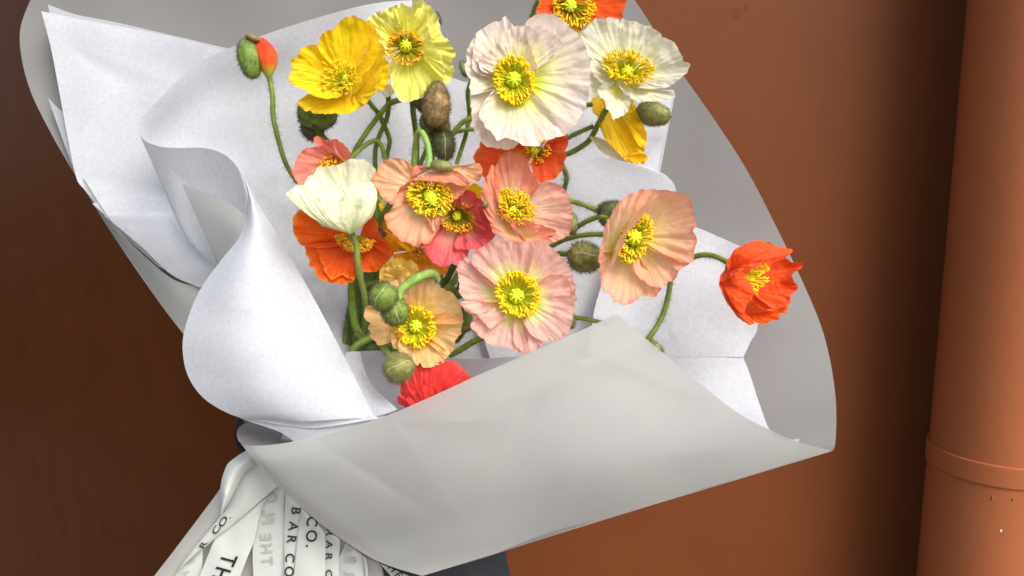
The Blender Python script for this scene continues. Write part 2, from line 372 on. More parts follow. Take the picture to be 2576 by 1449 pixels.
def centre(parent, org, r, c, ring, rx, ry, rot, z0, hz=30, n=110, pis=11, pz=None, anth='anther_y', fil='fil_y', ptop=None, seed=0,
           inner=.62, a0=0, a1=360, rays=8, al=5.2, aw=2.1):
    """stamens round a ribbed pistil; ring = centre of the anther ring in the picture plane, rx/ry its radii (in region pixels)"""
    rnd = random.Random(seed); S = REG[r][2]
    C = q(r, *c, z0+2); ro = math.radians(rot)
    RC = q(r, *ring, z0+hz)
    fv, ff, av, af = [], [], [], []
    for i in range(int(n*1.35)):
        an = math.radians(rnd.uniform(a0, a1)); k = inner + (1.08-inner)*math.sqrt(rnd.random())
        ex, ey = math.cos(an)*rx*k*S, math.sin(an)*ry*k*S
        p = RC + Vector((ex*math.cos(ro) - ey*math.sin(ro), ex*math.sin(ro) + ey*math.cos(ro), rnd.uniform(-9, 7) - 8*(k-.6)))
        mid = C.lerp(p, .5); mid.z -= hz*.18; mid.x += rnd.uniform(-2, 2); mid.y += rnd.uniform(-2, 2)
        s = C.lerp(p, .18); s.z = C.z + 2
        pts = [W(s), W(mid), W(p)]
        base = len(fv); d = (pts[2]-pts[0]).normalized(); sd_ = d.cross(Fv).normalized()
        w = .95*PX
        for kk, pp in enumerate(pts):
            fv += [pp + sd_*w, pp - sd_*w*.5 - Fv*w*.8, pp - sd_*w*.5 + Fv*w*.8]
        for kk in range(2):
            for e in range(3):
                ff.append((base+kk*3+e, base+kk*3+(e+1) % 3, base+kk*3+3+(e+1) % 3, base+kk*3+3+e))
        dr = Vector((rnd.gauss(0, .45), rnd.gauss(0, .45), rnd.gauss(0, .45))) + d*1.2
        dr.normalize(); s1 = dr.orthogonal().normalized(); s2 = dr.cross(s1)
        L_ = al*rnd.uniform(.8, 1.45)*PX; w_ = aw*.98*rnd.uniform(.8, 1.2)*PX
        blob(av, af, pts[2], dr*L_, s1*w_, s2*w_, 6, 4)
    mesh_obj('filaments', fv, ff, M[fil], org, parent)
    mesh_obj('anthers', av, af, M[anth], org, parent)
    if pis:
        T = q(r, *(ptop or c), z0 + (pz if pz is not None else hz*.9))
        Cw, Tw = W(C), W(T); axd = (Tw - Cw); ln = axd.length; ax = axd.normalized() if ln > 1e-6 else -Fv
        s1 = ax.cross(Vector((.2, .3, .9))).normalized(); s2 = ax.cross(s1)
        v, f = [], []
        nu = 24; nv = 10; rr = pis*PX
        for i in range(nv+1):
            t = i/nv; prof = (.45 + .62*math.sin(math.pi*min(1, t*.95)**.8)) if t < 1 else .0
            for k in range(nu):
                ph = 2*math.pi*k/nu; rib = 1 + .08*math.cos(rays*ph)
                v.append(Cw + ax*(ln*t) + (s1*math.cos(ph) + s2*math.sin(ph))*rr*prof*rib)
        for i in range(nv):
            for k in range(nu):
                f.append((i*nu+k, i*nu+(k+1) % nu, (i+1)*nu+(k+1) % nu, (i+1)*nu+k))
        pi_ = mesh_obj('pistil', v, f, M['pistil'], org, parent)
        v, f = [], []
        for k in range(rays):
            ph = 2*math.pi*(k+rnd.uniform(-.12, .12))/rays
            d = s1*math.cos(ph) + s2*math.sin(ph)
            blob(v, f, Tw + ax*1.5*PX + d*rr*.5, d*rr*.55 - ax*rr*.2, ax.cross(d)*rr*.2, ax*rr*.2, 6, 5)
        blob(v, f, Tw + ax*1.5*PX, ax*rr*.3, s1*rr*.3, s2*rr*.3, 6, 4)
        mesh_obj('stigma_rays', v, f, M['pistil_rib'], org, parent)

def bud(name, label, r, c, z, a, b, ang, mat='bud_green', hair='hair_dark', seam=True, hairs=420, hl=7, seed=0, group='closed poppy buds', stem_spec=None, seam_off=.15, flat=.95):
    rnd = random.Random(seed); S = REG[r][2]
    C = q(r, *c, z); org = W(C)
    an = math.radians(ang)
    ex = (Rv*math.cos(an) - Uv*math.sin(an)); ey = (Rv*math.sin(an) + Uv*math.cos(an)); ez = -Fv
    A, B = a*S*PX, b*S*PX
    v, f = [], []
    nu, nv = 36, 22
    def surf(th, ph, k=1.0):
        x = -math.cos(th); rr = math.sin(th)**.92 * (1 - .10*x)
        g = 1 - .055*math.exp(-((ph-1.35)/.13)**2) - .05*math.exp(-((ph-4.4)/.13)**2)
        g *= 1 + .03*noise.noise(Vector((x*2, math.cos(ph)*2, math.sin(ph)*2 + seed)))
        return org + ex*(A*x*k) + (ey*math.cos(ph) + ez*math.sin(ph)*flat)*(B*rr*g*k)
    for i in range(nv+1):
        for k in range(nu): v.append(surf(math.pi*min(max(i/nv, .004), .996), 2*math.pi*k/nu))
    for i in range(nv):
        for k in range(nu): f.append((i*nu+k, i*nu+(k+1) % nu, (i+1)*nu+(k+1) % nu, (i+1)*nu+k))
    nf = len(f)
    for h in range(int(hairs*1.5)):
        th = math.acos(rnd.uniform(-1, 1)); ph = rnd.uniform(0, 2*math.pi)
        if math.sin(ph) < -.6: continue
        p = surf(th, ph); d = (p-org); d = (d/d.length + ex*.15 + Vector((rnd.gauss(0, .2), rnd.gauss(0, .2), rnd.gauss(0, .2)))).normalized()
        hair_tri(v, f, p, d, hl*rnd.uniform(.6, 1.3)*PX, (.85)*PX, d.orthogonal().normalized())
    fm = [0]*nf + [1]*(len(f)-nf)
    e = empty(name, org, label, 'flower bud', group); OWN['b%d' % seed] = (e, org.copy())
    mesh_obj('sepals', v, f, [M[mat], M[hair]], org, e, fm=fm)
    if seam:
        pts = [surf(math.pi*(.1+.8*t/14), 1.35 + seam_off*math.sin(t*.9)*.3, 1.0) for t in range(15)]
        vv, f2 = [], []
        for i, p in enumerate(pts):
            w = 1.5*PX*math.sin(math.pi*(i+.5)/15.5); t = (pts[min(i+1, 14)]-pts[max(i-1, 0)]).normalized(); s = t.cross(p-org).normalized(); n_ = (p-org).normalized()
            vv += [p + s*w, p + n_*w*.8, p - s*w, p - n_*w*.4]
        for i in range(14):
            for k in range(4): f2.append((i*4+k, i*4+(k+1) % 4, i*4+4+(k+1) % 4, i*4+4+k))
        mesh_obj('seam', vv, f2, M['seam'], org, e)
    if stem_spec: stem(e, org, *stem_spec[0], **stem_spec[1])
    return e

def flower(label, r, c, z, group='Iceland poppies of the bouquet'):
    org = W(q(r, *c, z))
    return empty('poppy', org, label, 'poppy', group), org

# ------------------------------------------------------------------ setting: wall, return wall, pavement, drain pipe
def wallmat(name, c1, c2, spec=.15):
    m, N, L = nm(name)
    out = N.new('ShaderNodeOutputMaterial'); tc = N.new('ShaderNodeTexCoord')
    n1 = N.new('ShaderNodeTexNoise'); n1.inputs['Scale'].default_value = 5; n1.inputs['Detail'].default_value = 8
    n2 = N.new('ShaderNodeTexNoise'); n2.inputs['Scale'].default_value = 90; n2.inputs['Detail'].default_value = 4
    n3 = N.new('ShaderNodeTexNoise'); n3.inputs['Scale'].default_value = 28; n3.inputs['Detail'].default_value = 1
    for n in (n1, n2, n3): L.new(tc.outputs['Object'], n.inputs['Vector'])
    r = ramp(N, [(.3, c1), (.7, c2)]); L.new(n1.outputs[0], r.inputs[0])
    pb = N.new('ShaderNodeBsdfPrincipled'); pb.inputs['Roughness'].default_value = .55; pb.inputs['Specular IOR Level'].default_value = spec
    r4 = ramp(N, [(.76, (1, 1, 1)), (.80, (.7, .7, .7))]); L.new(n3.outputs[0], r4.inputs[0])
    mu = N.new('ShaderNodeMixRGB'); mu.blend_type = 'MULTIPLY'; mu.inputs[0].default_value = .5
    L.new(r.outputs[0], mu.inputs[1]); L.new(r4.outputs[0], mu.inputs[2]); L.new(mu.outputs[0], pb.inputs['Base Color'])
    b = N.new('ShaderNodeBump'); b.inputs['Strength'].default_value = .11; b.inputs['Distance'].default_value = .002
    L.new(n2.outputs[0], b.inputs['Height'])
    b2 = N.new('ShaderNodeBump'); b2.inputs['Strength'].default_value = .4; b2.inputs['Distance'].default_value = .006
    L.new(n1.outputs[0], b2.inputs['Height']); L.new(b.outputs[0], b2.inputs['Normal'])
    L.new(b2.outputs[0], pb.inputs['Normal']); L.new(pb.outputs[0], out.inputs[0])
    return m
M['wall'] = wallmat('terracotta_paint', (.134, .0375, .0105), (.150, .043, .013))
M['wall_shade_tint'] = wallmat('terracotta_shade_tint', (.080, .021, .0040), (.094, .025, .0052), .03)  # terracotta of the side wall darkened: part of its shade is in the colour
M['pipe'] = wallmat('pipe_paint', (.335, .098, .032), (.365, .108, .036), .3)
V3 = Vector
def prism(name, poly, z0, z1, mat, **k):
    n = len(poly)
    v = [V3((x, y, z0)) for x, y in poly] + [V3((x, y, z1)) for x, y in poly]
    f = [(i, (i+1) % n, n+(i+1) % n, n+i) for i in range(n)] + [tuple(range(n))[::-1], tuple(range(n, 2*n))]
    return mesh_obj(name, v, f, mat, smooth=False, **k)
CXN = -.05
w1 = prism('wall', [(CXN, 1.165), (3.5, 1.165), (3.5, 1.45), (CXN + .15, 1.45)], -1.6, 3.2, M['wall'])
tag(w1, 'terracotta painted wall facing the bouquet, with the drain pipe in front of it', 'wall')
w2 = prism('wall', [(CXN - .003, 1.165), (CXN + .147, 1.45), (CXN - 4.8, 6.2), (CXN - 4.9, 5.9)], -1.6, 3.2, M['wall_shade_tint'])  # angled away from the sun so this side falls darker
tag(w2, 'terracotta wall receding to the left of the bouquet, shade deepened in its brown colour', 'wall')
g = prism('pavement', [(-8, -6), (8, -6), (8, 8), (-8, 8)], -1.7, -1.6, plainmat('pavement_grey', (.16, .155, .15), (.22, .21, .2), 12, .8))
tag(g, None, None, None, 'structure')

def lathe(name, ax, ay, prof, mat, parent, org, n=64):
    v, f = [], []
    for (r_, z) in prof:
        for k in range(n):
            a = 2*math.pi*k/n; v.append(V3((ax + r_*math.cos(a), ay + r_*math.sin(a), z)))
    for i in range(len(prof)-1):
        for k in range(n): f.append((i*n+k, i*n+(k+1) % n, (i+1)*n+(k+1) % n, (i+1)*n+k))
    o = mesh_obj(name, v, f, mat, org, parent)
    return o
PXX, PYY, PR = .716, 1.05, .085
pe = empty('drain_pipe', V3((PXX, PYY, 0)), 'thick terracotta painted drain pipe running up the wall, with a socket ring low down', 'drain pipe')
po = V3((PXX, PYY, 0))
lathe('pipe_shaft', PXX, PYY, [(PR, 1.045), (PR, 3.1)], M['pipe'], pe, po)
lathe('pipe_shaft', PXX, PYY, [(PR+.001, -1.58), (PR+.001, 1.035)], M['pipe'], pe, po)
lathe('socket_ring', PXX, PYY, [(PR-.001, 1.0555), (PR+.0022, 1.0555), (PR+.003, 1.0553), (PR+.0034, 1.0549), (PR+.0036, 1.054), (PR+.0036, 1.053), (PR+.0036, 1.027), (PR+.0036, 1.026), (PR+.0033, 1.025), (PR+.0028, 1.0246), (PR+.0022, 1.0245), (PR-.001, 1.0245)], M['pipe'], pe, po)
pv, pf = [], []
rnd = random.Random(5)
for (an, zz, a_, b_) in ((-113, .962, .0016, .0022),):
    a = math.radians(an); c = V3((PXX + (PR+.001)*math.cos(a), PYY + (PR+.001)*math.sin(a), zz))
    t = V3((-math.sin(a), math.cos(a), 0)); blob(pv, pf, c, V3((0, 0, b_)), t*a_, V3((math.cos(a), math.sin(a), 0))*.0008, 8, 6)
mesh_obj('paint_chip', pv, pf, plainmat('chip', (.75, .70, .64)), po, pe)
pv, pf = [], []
for (an, zz, a_, b_) in ((-122, 1.008, .0014, .004), (-106, 1.010, .0012, .003)):
    a = math.radians(an); c = V3((PXX + (PR+.001)*math.cos(a), PYY + (PR+.001)*math.sin(a), zz))
    t = V3((-math.sin(a), math.cos(a), 0)); blob(pv, pf, c, V3((0, 0, b_)), t*a_, V3((math.cos(a), math.sin(a), 0))*.0012, 8, 6)
mesh_obj('paint_drips', pv, pf, M['pipe'], po, pe)

# dark things glimpsed behind the wrapping
dk = plainmat('charcoal', (.030, .030, .036), (.040, .040, .047), 30, .8, .2, bump=.3)
o = coons('dark_panel', [q(0, 930, 1300, -900), q(0, 920, 1700, -900)], [q(0, 1262, 1300, -980), q(0, 1274, 1400, -980), q(0, 1295, 1500, -980), q(0, 1340, 1700, -980)],
          [q(0, 930, 1300, -900), q(0, 1100, 1290, -870), q(0, 1262, 1300, -980)], [q(0, 920, 1700, -900), q(0, 1100, 1700, -870), q(0, 1340, 1700, -980)], dk, None, None, crease=3)
tag(o, 'charcoal grey panel peeping out below the wrapping, left of the terracotta wall edge', 'panel')
sv = [q(0, 650, 1000, -520), q(0, 622, 1050, -480), q(0, 612, 1095, -470), q(0, 628, 1130, -480), q(0, 680, 1170, -520)]
o = tube('black_strap', sv, 28, [plainmat('black_cloth', (.008, .008, .010)), M['hair_dark']], None, W(sv[2]), hairs=0, seg=16)
tag(o, 'black rounded strap showing behind the rolled left corner of the wrapping', 'strap')

# ------------------------------------------------------------------ the grey outer wrapper
def Q(lst, r=0): return [q(r, *p) for p in lst]
worg = W(q(0, 1060, 1300, 60))
wrap = empty('bouquet_wrapper', worg, 'translucent grey outer wrapping sheet folded round the whole bouquet', 'wrapping')
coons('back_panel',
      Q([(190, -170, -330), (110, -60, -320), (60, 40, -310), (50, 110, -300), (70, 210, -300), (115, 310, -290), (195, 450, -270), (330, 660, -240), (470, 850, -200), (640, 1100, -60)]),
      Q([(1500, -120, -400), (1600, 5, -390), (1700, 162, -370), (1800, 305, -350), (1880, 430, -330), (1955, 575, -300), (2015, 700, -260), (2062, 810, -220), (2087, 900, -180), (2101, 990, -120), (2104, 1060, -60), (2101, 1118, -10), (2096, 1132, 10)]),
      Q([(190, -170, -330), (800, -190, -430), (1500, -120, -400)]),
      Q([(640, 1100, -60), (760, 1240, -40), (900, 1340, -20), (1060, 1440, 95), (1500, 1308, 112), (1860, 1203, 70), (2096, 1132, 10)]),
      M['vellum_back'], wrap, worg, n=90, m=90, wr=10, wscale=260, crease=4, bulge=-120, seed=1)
coons('front_flap',
      Q([(603, 1112, 132), (640, 1158, 142), (700, 1225, 130), (800, 1312, 110), (880, 1370, 96), (960, 1416, 96), (1062, 1449, 97)]),
      Q([(1552, 790, 290), (1605, 835, 285), (1650, 873, 280), (1750, 955, 250), (1850, 1034, 200), (1930, 1078, 150), (2010, 1112, 80), (2096, 1134, 14)]),
      Q([(603, 1112, 132), (640, 1121, 150), (720, 1114, 170), (820, 1090, 190), (960, 1050, 215), (1080, 1000, 240), (1200, 945, 265), (1380, 868, 285), (1552, 790, 290)]),
      Q([(1062, 1449, 97), (1300, 1376, 112), (1600, 1283, 108), (1860, 1205, 72), (2096, 1134, 14)]),
      M['vellum_front'], wrap, worg, n=110, m=90, wr=6, wscale=240, crease=5, bulge=26, seed=2)
coons('rolled_corner',
      Q([(640, 1056, 30), (610, 1068, 50), (597, 1082, 80), (597, 1100, 110), (606, 1114, 135), (640, 1121, 149)]),
      Q([(760, 1100, -20), (750, 1108, 20), (745, 1112, 60), (735, 1116, 120), (725, 1114, 168)]),
      Q([(640, 1056, 30), (700, 1075, 10), (760, 1100, -20)]),
      Q([(640, 1121, 149), (680, 1119, 160), (725, 1114, 168)]),
      M['vellum_back'], wrap, worg, n=30, m=30, wr=1, crease=0, bulge=-30, seed=3)
coons('left_edge',
      Q([(197, 436, -262), (245, 530, -255), (330, 660, -232), (400, 760, -215), (470, 852, -190)]),
      Q([(215, 455, -215), (262, 530, -190), (300, 580, -180), (370, 650, -165), (440, 705, -155), (510, 722, -150)]),
      Q([(197, 436, -262), (206, 446, -240), (215, 455, -215)]),
      Q([(470, 852, -190), (500, 790, -160), (510, 722, -150)]),
      M['vellum_front'], wrap, worg, n=24, m=60, wr=2, crease=0, seed=6)
coons('left_edge',
      Q([(262, 520, -250), (300, 590, -235), (362, 682, -200)]),
      Q([(275, 545, -225), (330, 615, -210), (364, 684, -199)]),
      Q([(262, 520, -250), (275, 545, -225)]), Q([(362, 682, -200), (364, 684, -199)]),
      M['vellum_front'], wrap, worg, n=8, m=30, wr=1, crease=0, seed=7)

# ------------------------------------------------------------------ white tissue sheets
TG = 'white tissue sheets inside the wrapping'
def sheet(label, L_, Rr, T, B, mat='tissue', **k):
    zc = sum((p for p in T), V3())/len(T); o_ = W(zc)
    o = coons('tissue_sheet', L_, Rr, T, B, M[mat], None, o_, **k)
    return tag(o, label, 'tissue paper', TG)
# A: two layers fanning to the upper left
sheet('rear layer of the pointed white tissue at the upper left, tip just above the front',
      Q([(120, 11, -280), (150, 150, -290), (190, 330, -285), (260, 520, -262)]),
      Q([(590, 126, -285), (600, 300, -300), (600, 600, -260)]),
      Q([(120, 11, -280), (190, 36, -288), (300, 58, -294), (420, 86, -292), (590, 126, -285)]),
      Q([(260, 520, -262), (420, 640, -260), (600, 600, -260)]), 'tissue_thin', wr=1, crease=0, seed=11)
sheet('front layer of the pointed white tissue at the upper left, mottled and lit',
      Q([(104, 28, -246), (130, 130, -252), (160, 290, -250), (190, 440, -240), (215, 480, -228), (300, 580, -206), (400, 672, -190)]),
      Q([(570, 128, -235), (600, 300, -250), (600, 640, -205)]),
      Q([(104, 28, -246), (200, 48, -256), (330, 72, -262), (440, 94, -258), (570, 128, -235)]),
      Q([(400, 672, -190), (490, 700, -192), (600, 640, -205)]), 'tissue', wr=3, crease=2, seed=12)
sheet('small grey white tissue tip at the far left edge below the pointed tissue',
      Q([(121, 246, -285), (150, 330, -275), (190, 440, -262)]),
      Q([(185, 300, -275), (200, 400, -265), (215, 470, -256)]),
      Q([(121, 246, -285), (150, 275, -280), (185, 300, -275)]),
      Q([(190, 440, -262), (215, 470, -256)]), 'tissue_thin', wr=1, crease=0, n=16, m=20, seed=13)
# folded leaf low left
sheet('white tissue with arched top edge low at the left, behind the rolled cone',
      Q([(232, 512, -205), (330, 600, -186), (400, 655, -170), (500, 722, -140)]),
      Q([(424, 484, -196), (480, 520, -180), (520, 590, -165), (552, 668, -150)]),
      Q([(232, 512, -205), (300, 494, -205), (360, 486, -200), (424, 484, -196)]),
      Q([(500, 722, -140), (530, 712, -142), (552, 668, -150)]), 'tissue', wr=1, crease=0, seed=14, wscale=70)
sheet('greyish tissue leaf with a soft crease overlapping the arched tissue',
      Q([(262, 543, -196), (350, 615, -172), (430, 690, -150), (500, 722, -136)]),
      Q([(505, 560, -150), (530, 620, -135), (556, 672, -125)]),
      Q([(262, 543, -196), (350, 538, -178), (420, 535, -172), (470, 545, -160), (505, 560, -150)]),
      Q([(500, 722, -136), (530, 715, -132), (556, 672, -125)]), 'tissue_thin', wr=2, crease=3, seed=15, wscale=60, bulge=14)
# B1 inner liner, left half
sheet('large white tissue liner behind the left flowers, top edge rising to the right',
      Q([(345, 326, 10), (420, 420, -90), (600, 620, -150), (760, 900, -120), (860, 1060, -60)]),
      Q([(1037, 0, -210), (1037, 300, -260), (1040, 700, -240), (1080, 1060, -60)]),
      Q([(345, 326, 10), (352, 300, 0), (400, 250, -30), (480, 172, -70), (560, 128, -90), (650, 92, -110), (750, 58, -130), (880, 20, -160), (960, 4, -180), (1037, -2, -210)]),
      Q([(860, 1060, -60), (1080, 1060, -60)]), 'tissue', wr=7, crease=10, bulge=-70, seed=16, n=90, m=90, wscale=140)
# B2 inner liner, right half
sheet('white tissue liner behind the upper right flowers with a sharp square corner',
      Q([(1000, 150, -280), (1000, 500, -290), (1050, 900, -200)]),
      Q([(1694, 226, -250), (1675, 330, -250), (1655, 430, -250), (1600, 900, -160)]),
      Q([(1000, 150, -280), (1140, 196, -275), (1185, 207, -275), (1400, 226, -268), (1560, 228, -260), (1694, 226, -250)]),
      Q([(1050, 900, -200), (1300, 960, -180), (1600, 900, -160)]), 'tissue', wr=7, crease=9, bulge=-40, seed=17, n=80, m=80, wscale=140)
sheet('thin second layer just outside the square corner of the upper right tissue',
      Q([(1600, 232, -262), (1600, 420, -262)]), Q([(1690, 226, -262), (1697, 238, -262), (1680, 330, -262), (1661, 432, -262)]),
      Q([(1600, 232, -262), (1690, 226, -262)]), Q([(1600, 420, -262), (1661, 432, -262)]), 'tissue_thin', wr=1, crease=0, n=12, m=24, seed=18)
# B3 curved sheet
sheet('white tissue with a rounded upper right shoulder behind the peach pink poppy',
      Q([(1180, 420, -240), (1180, 700, -230), (1250, 960, -160)]),
      Q([(1640, 424, -215), (1680, 445, -205), (1703, 490, -200), (1712, 640, -200), (1700, 940, -150)]),
      Q([(1180, 420, -240), (1380, 405, -235), (1500, 395, -228), (1580, 406, -220), (1640, 424, -215)]),
      Q([(1250, 960, -160), (1450, 1000, -150), (1700, 940, -150)]), 'tissue', wr=8, crease=5, bulge=-70, seed=19, n=80, m=80, wscale=130)
# B4 right sheet
sheet('white tissue behind the red poppy at the far right, its right edge kinked inward',
      Q([(1560, 600, -170), (1500, 760, -165), (1480, 900, -150)]),
      Q([(1868, 622, -165), (1900, 700, -160), (1906, 818, -150), (1888, 860, -146), (1870, 898, -140)]),
      Q([(1560, 600, -170), (1650, 548, -175), (1745, 570, -172), (1800, 592, -170), (1868, 622, -165)]),
      Q([(1480, 900, -150), (1700, 898, -155), (1870, 898, -140)]), 'tissue', wr=6, crease=6, bulge=-12, seed=20, n=80, m=70, wscale=110)
sheet('lower right white tissue below the crease, running down behind the flap',
      Q([(1215, 990, -40), (1200, 1080, 10), (1200, 1180, 40)]),
      Q([(1870, 899, -139), (1886, 940, -125), (1912, 1020, -80), (1941, 1088, 0), (1990, 1112, 20)]),
      Q([(1215, 990, -40), (1460, 905, -135), (1700, 899, -152), (1870, 899, -139)]),
      Q([(1200, 1180, 40), (1700, 1200, 30), (1990, 1112, 20)]), 'tissue', wr=3, crease=4, seed=21)
sheet('flat white tissue seen faintly through the front flap, its corner peeping out at the right',
      Q([(985, 1062, 120), (1100, 1230, 110), (1200, 1370, 95)]),
      Q([(2012, 1104, 40), (1995, 1140, 30), (1985, 1162, 22)]),
      Q([(985, 1062, 170), (1150, 1110, 190), (1340, 1155, 180), (1420, 1172, 165), (1560, 1162, 140), (1800, 1128, 90), (2012, 1104, 40)]),
      Q([(1200, 1370, 95), (1500, 1285, 98), (1985, 1155, 26)]), 'tissue', wr=2, crease=2, seed=22)
# C: the rolled cone on the left
sheet('inside of the big rolled tissue cone with a wavy rim, left of the flowers',
      Q([(345, 326, 12), (400, 450, -60), (470, 600, -100), (560, 690, -110)]),
      Q([(622, 520, 70), (616, 560, 60), (600, 600, 40), (560, 690, -20)]),
      Q([(345, 326, 12), (362, 352, 20), (400, 368, 28), (450, 372, 34), (510, 372, 42), (560, 386, 50), (595, 418, 60), (612, 460, 66), (622, 520, 70)]),
      Q([(560, 690, -110), (560, 690, -20)]), 'tissue', wr=3, crease=3, bulge=-30, seed=23, n=60)
sheet('grey pointed paper fold showing inside the rolled tissue cone',
      Q([(457, 462, 15), (500, 560, -10), (548, 668, -20)]),
      Q([(621, 545, 68), (600, 600, 60), (560, 672, 10)]),
      Q([(457, 462, 15), (510, 482, 30), (570, 505, 50), (621, 545, 68)]),
      Q([(548, 668, -20), (560, 672, 10)]), 'vellum_front', wr=1, crease=0, seed=24)
sheet('big mottled white rolled tissue cone curving down in front at the left',
      Q([(612, 446, 70), (622, 480, 74), (624, 525, 78), (606, 590, 90), (556, 655, 108), (500, 735, 125), (463, 835, 145), (462, 905, 155), (480, 960, 160), (520, 1008, 165), (590, 1046, 165), (660, 1056, 165)]),
      Q([(614, 446, 70), (660, 530, 66), (730, 645, 66), (800, 770, 80), (860, 885, 110), (905, 975, 140), (942, 1050, 175)]),
      Q([(612, 446, 70), (614, 446, 70)]),
      Q([(660, 1056, 165), (760, 1060, 190), (860, 1054, 192), (942, 1050, 175)]), 'tissue', wr=3, crease=2, bulge=75, seed=25, n=80, m=100)
sheet('thin doubled tissue edge curving under the bottom of the rolled cone',
      Q([(500, 985, 120), (540, 1020, 130), (610, 1054, 140), (700, 1085, 150), (742, 1112, 150)]),
      Q([(700, 1030, 130), (900, 1040, 150), (975, 1046, 165)]),
      Q([(500, 985, 120), (600, 1010, 120), (700, 1030, 130)]),
      Q([(742, 1112, 150), (800, 1100, 160), (900, 1068, 172), (975, 1046, 165)]), 'tissue', wr=1, crease=2, seed=26)
sheet('narrow layered tissue strip between the rolled cone and the front flap',
      Q([(610, 1050, 152), (690, 1066, 160), (720, 1071, 162)]),
      Q([(930, 1040, 178), (955, 1052, 186)]),
      Q([(610, 1050, 152), (760, 1050, 165), (930, 1040, 178)]),
      Q([(720, 1071, 162), (790, 1076, 172), (870, 1066, 182), (955, 1051, 186)]), 'tissue', wr=1, crease=1, seed=27)
sheet('small bright tissue piece tucked under the rolled corner of the wrapping',
      Q([(712, 1088, 40), (704, 1116, 50)]), Q([(800, 1100, 60), (800, 1125, 60)]),
      Q([(712, 1088, 40), (800, 1100, 60)]), Q([(704, 1116, 50), (800, 1125, 60)]), 'tissue', wr=1, crease=0, n=10, m=10, seed=28)
# D: lip of tissue under the red poppy
sheet('white tissue lip with a rounded corner below the stems, left of the scarlet poppy',
      Q([(866, 898, 60), (868, 920, 80), (900, 980, 125), (942, 1048, 168)]),
      Q([(905, 884, 55), (930, 960, 60), (1000, 1030, 172)]),
      Q([(866, 898, 60), (872, 888, 58), (884, 884, 57), (905, 884, 55)]),
      Q([(942, 1048, 168), (970, 1042, 175), (1002, 1031, 172)]), 'tissue', wr=1, crease=1, n=24, m=40, seed=29)
sheet('white tissue pocket behind the scarlet poppy, above the front flap',
      Q([(884, 885, 50), (890, 930, 20), (930, 1000, 0), (1000, 1060, 60)]),
      Q([(1420, 890, 60), (1400, 960, 100), (1350, 1060, 120)]),
      Q([(884, 885, 50), (960, 882, 40), (1050, 890, 30), (1160, 903, 30), (1310, 896, 50), (1420, 890, 60)]),
      Q([(1000, 1060, 60), (1350, 1060, 120)]), 'tissue', wr=5, crease=8, bulge=-45, seed=30, wscale=90)
sheet('crumpled white tissue standing behind the stems, top edge level, left of the ivory poppy',
      Q([(605, 428, -120), (650, 560, -140), (760, 760, -120), (860, 960, -60)]),
      Q([(722, 420, -190), (760, 600, -190), (840, 800, -170), (900, 960, -100)]),
      Q([(605, 428, -120), (650, 430, -140), (722, 420, -190)]),
      Q([(860, 960, -60), (900, 960, -100)]), 'tissue', wr=6, crease=8, seed=31, wscale=80)
sheet('crumpled tissue low in the cone beside the thick stems',
      Q([(700, 640, -110), (770, 770, -90), (860, 930, -40)]),
      Q([(1100, 640, -200), (1100, 800, -180), (1120, 960, -60)]),
      Q([(700, 640, -110), (850, 620, -170), (1100, 640, -200)]),
      Q([(860, 930, -40), (980, 960, -60), (1120, 960, -60)]), 'tissue', wr=10, crease=16, seed=32, wscale=55)

# ------------------------------------------------------------------ satin ribbons with lettering
def text_mesh(ch):
    cu = bpy.data.curves.new('t', 'FONT'); cu.body = ch; cu.size = 1.0; cu.offset = .012; cu.resolution_u = 4
    ob = bpy.data.objects.new('t', cu); link(ob)
    dg = bpy.context.evaluated_depsgraph_get(); me = bpy.data.meshes.new_from_object(ob.evaluated_get(dg))
    vs = [v.co.copy() for v in me.vertices]; fs = [tuple(p.vertices) for p in me.polygons]
    bpy.data.objects.remove(ob); bpy.data.curves.remove(cu); bpy.data.meshes.remove(me)
    return vs, fs
GL = {c: text_mesh(c) for c in 'THEFLOWRBACD.Y'}
def ribbon(label, left, right, zs, letters=(), ink='ink', mat='satin', curl=3, name='ribbon', r=7, cat='ribbon', group='printed satin ribbons at the tie', n=14, m=50):
    """letters: (char, centre x, centre y, H vector = letter up, W vector = letter advance)"""
    if not isinstance(zs, (list, tuple)): zs = [zs, zs]
    l, r_ = cr([q(r, *p) for p in left], m), cr([q(r, *p) for p in right], m)
    verts, faces = [], []
    sd_ = random.Random(label).uniform(0, 50)
    def zat(i):
        t = i/(m-1)*(len(zs)-1); k = min(int(t), len(zs)-2); return zs[k] + (zs[k+1]-zs[k])*(t-k)
    for i in range(m):
        for j in range(n):
            u = j/(n-1); p = l[i].lerp(r_[i], u)
            p.z = zat(i) + curl*math.sin(math.pi*u) + 4*noise.noise(V3((p.x/50, p.y/90, sd_)))
            verts.append(W(p))
    for i in range(m-1):
        for j in range(n-1):
            a = i*n+j; faces.append((a, a+1, a+n+1, a+n))
    org = W((l[0]+r_[0])*.5 + V3((0, 0, zat(0))))
    o = mesh_obj(name, verts, faces, M[mat], org)
    tag(o, label, cat, group)
    if letters:
        v, f = [], []
        for (ch, x, y, H, Wd) in letters:
            vs, fs = GL[ch]
            xs = [a.x for a in vs]; cx = (min(xs)+max(xs))/2
            # height fraction along the ribbon to pick up its depth
            py = q(r, x, y).y; ii = min(range(m), key=lambda k: abs((l[k].y+r_[k].y)/2 - py))
            zz = zat(ii) + curl + 5.5
            nb = len(v)
            for a in vs:
                a_, b_ = (a.x-cx)/.60, (a.y-.36)/.66
                p = q(r, x + Wd[0]*a_ + H[0]*b_, y + Wd[1]*a_ + H[1]*b_, zz)
                v.append(W(p))
            f += [tuple(nb+k for k in ff) for ff in fs]
        mesh_obj('lettering', v, f, M[ink], org, o, smooth=False)
    return o
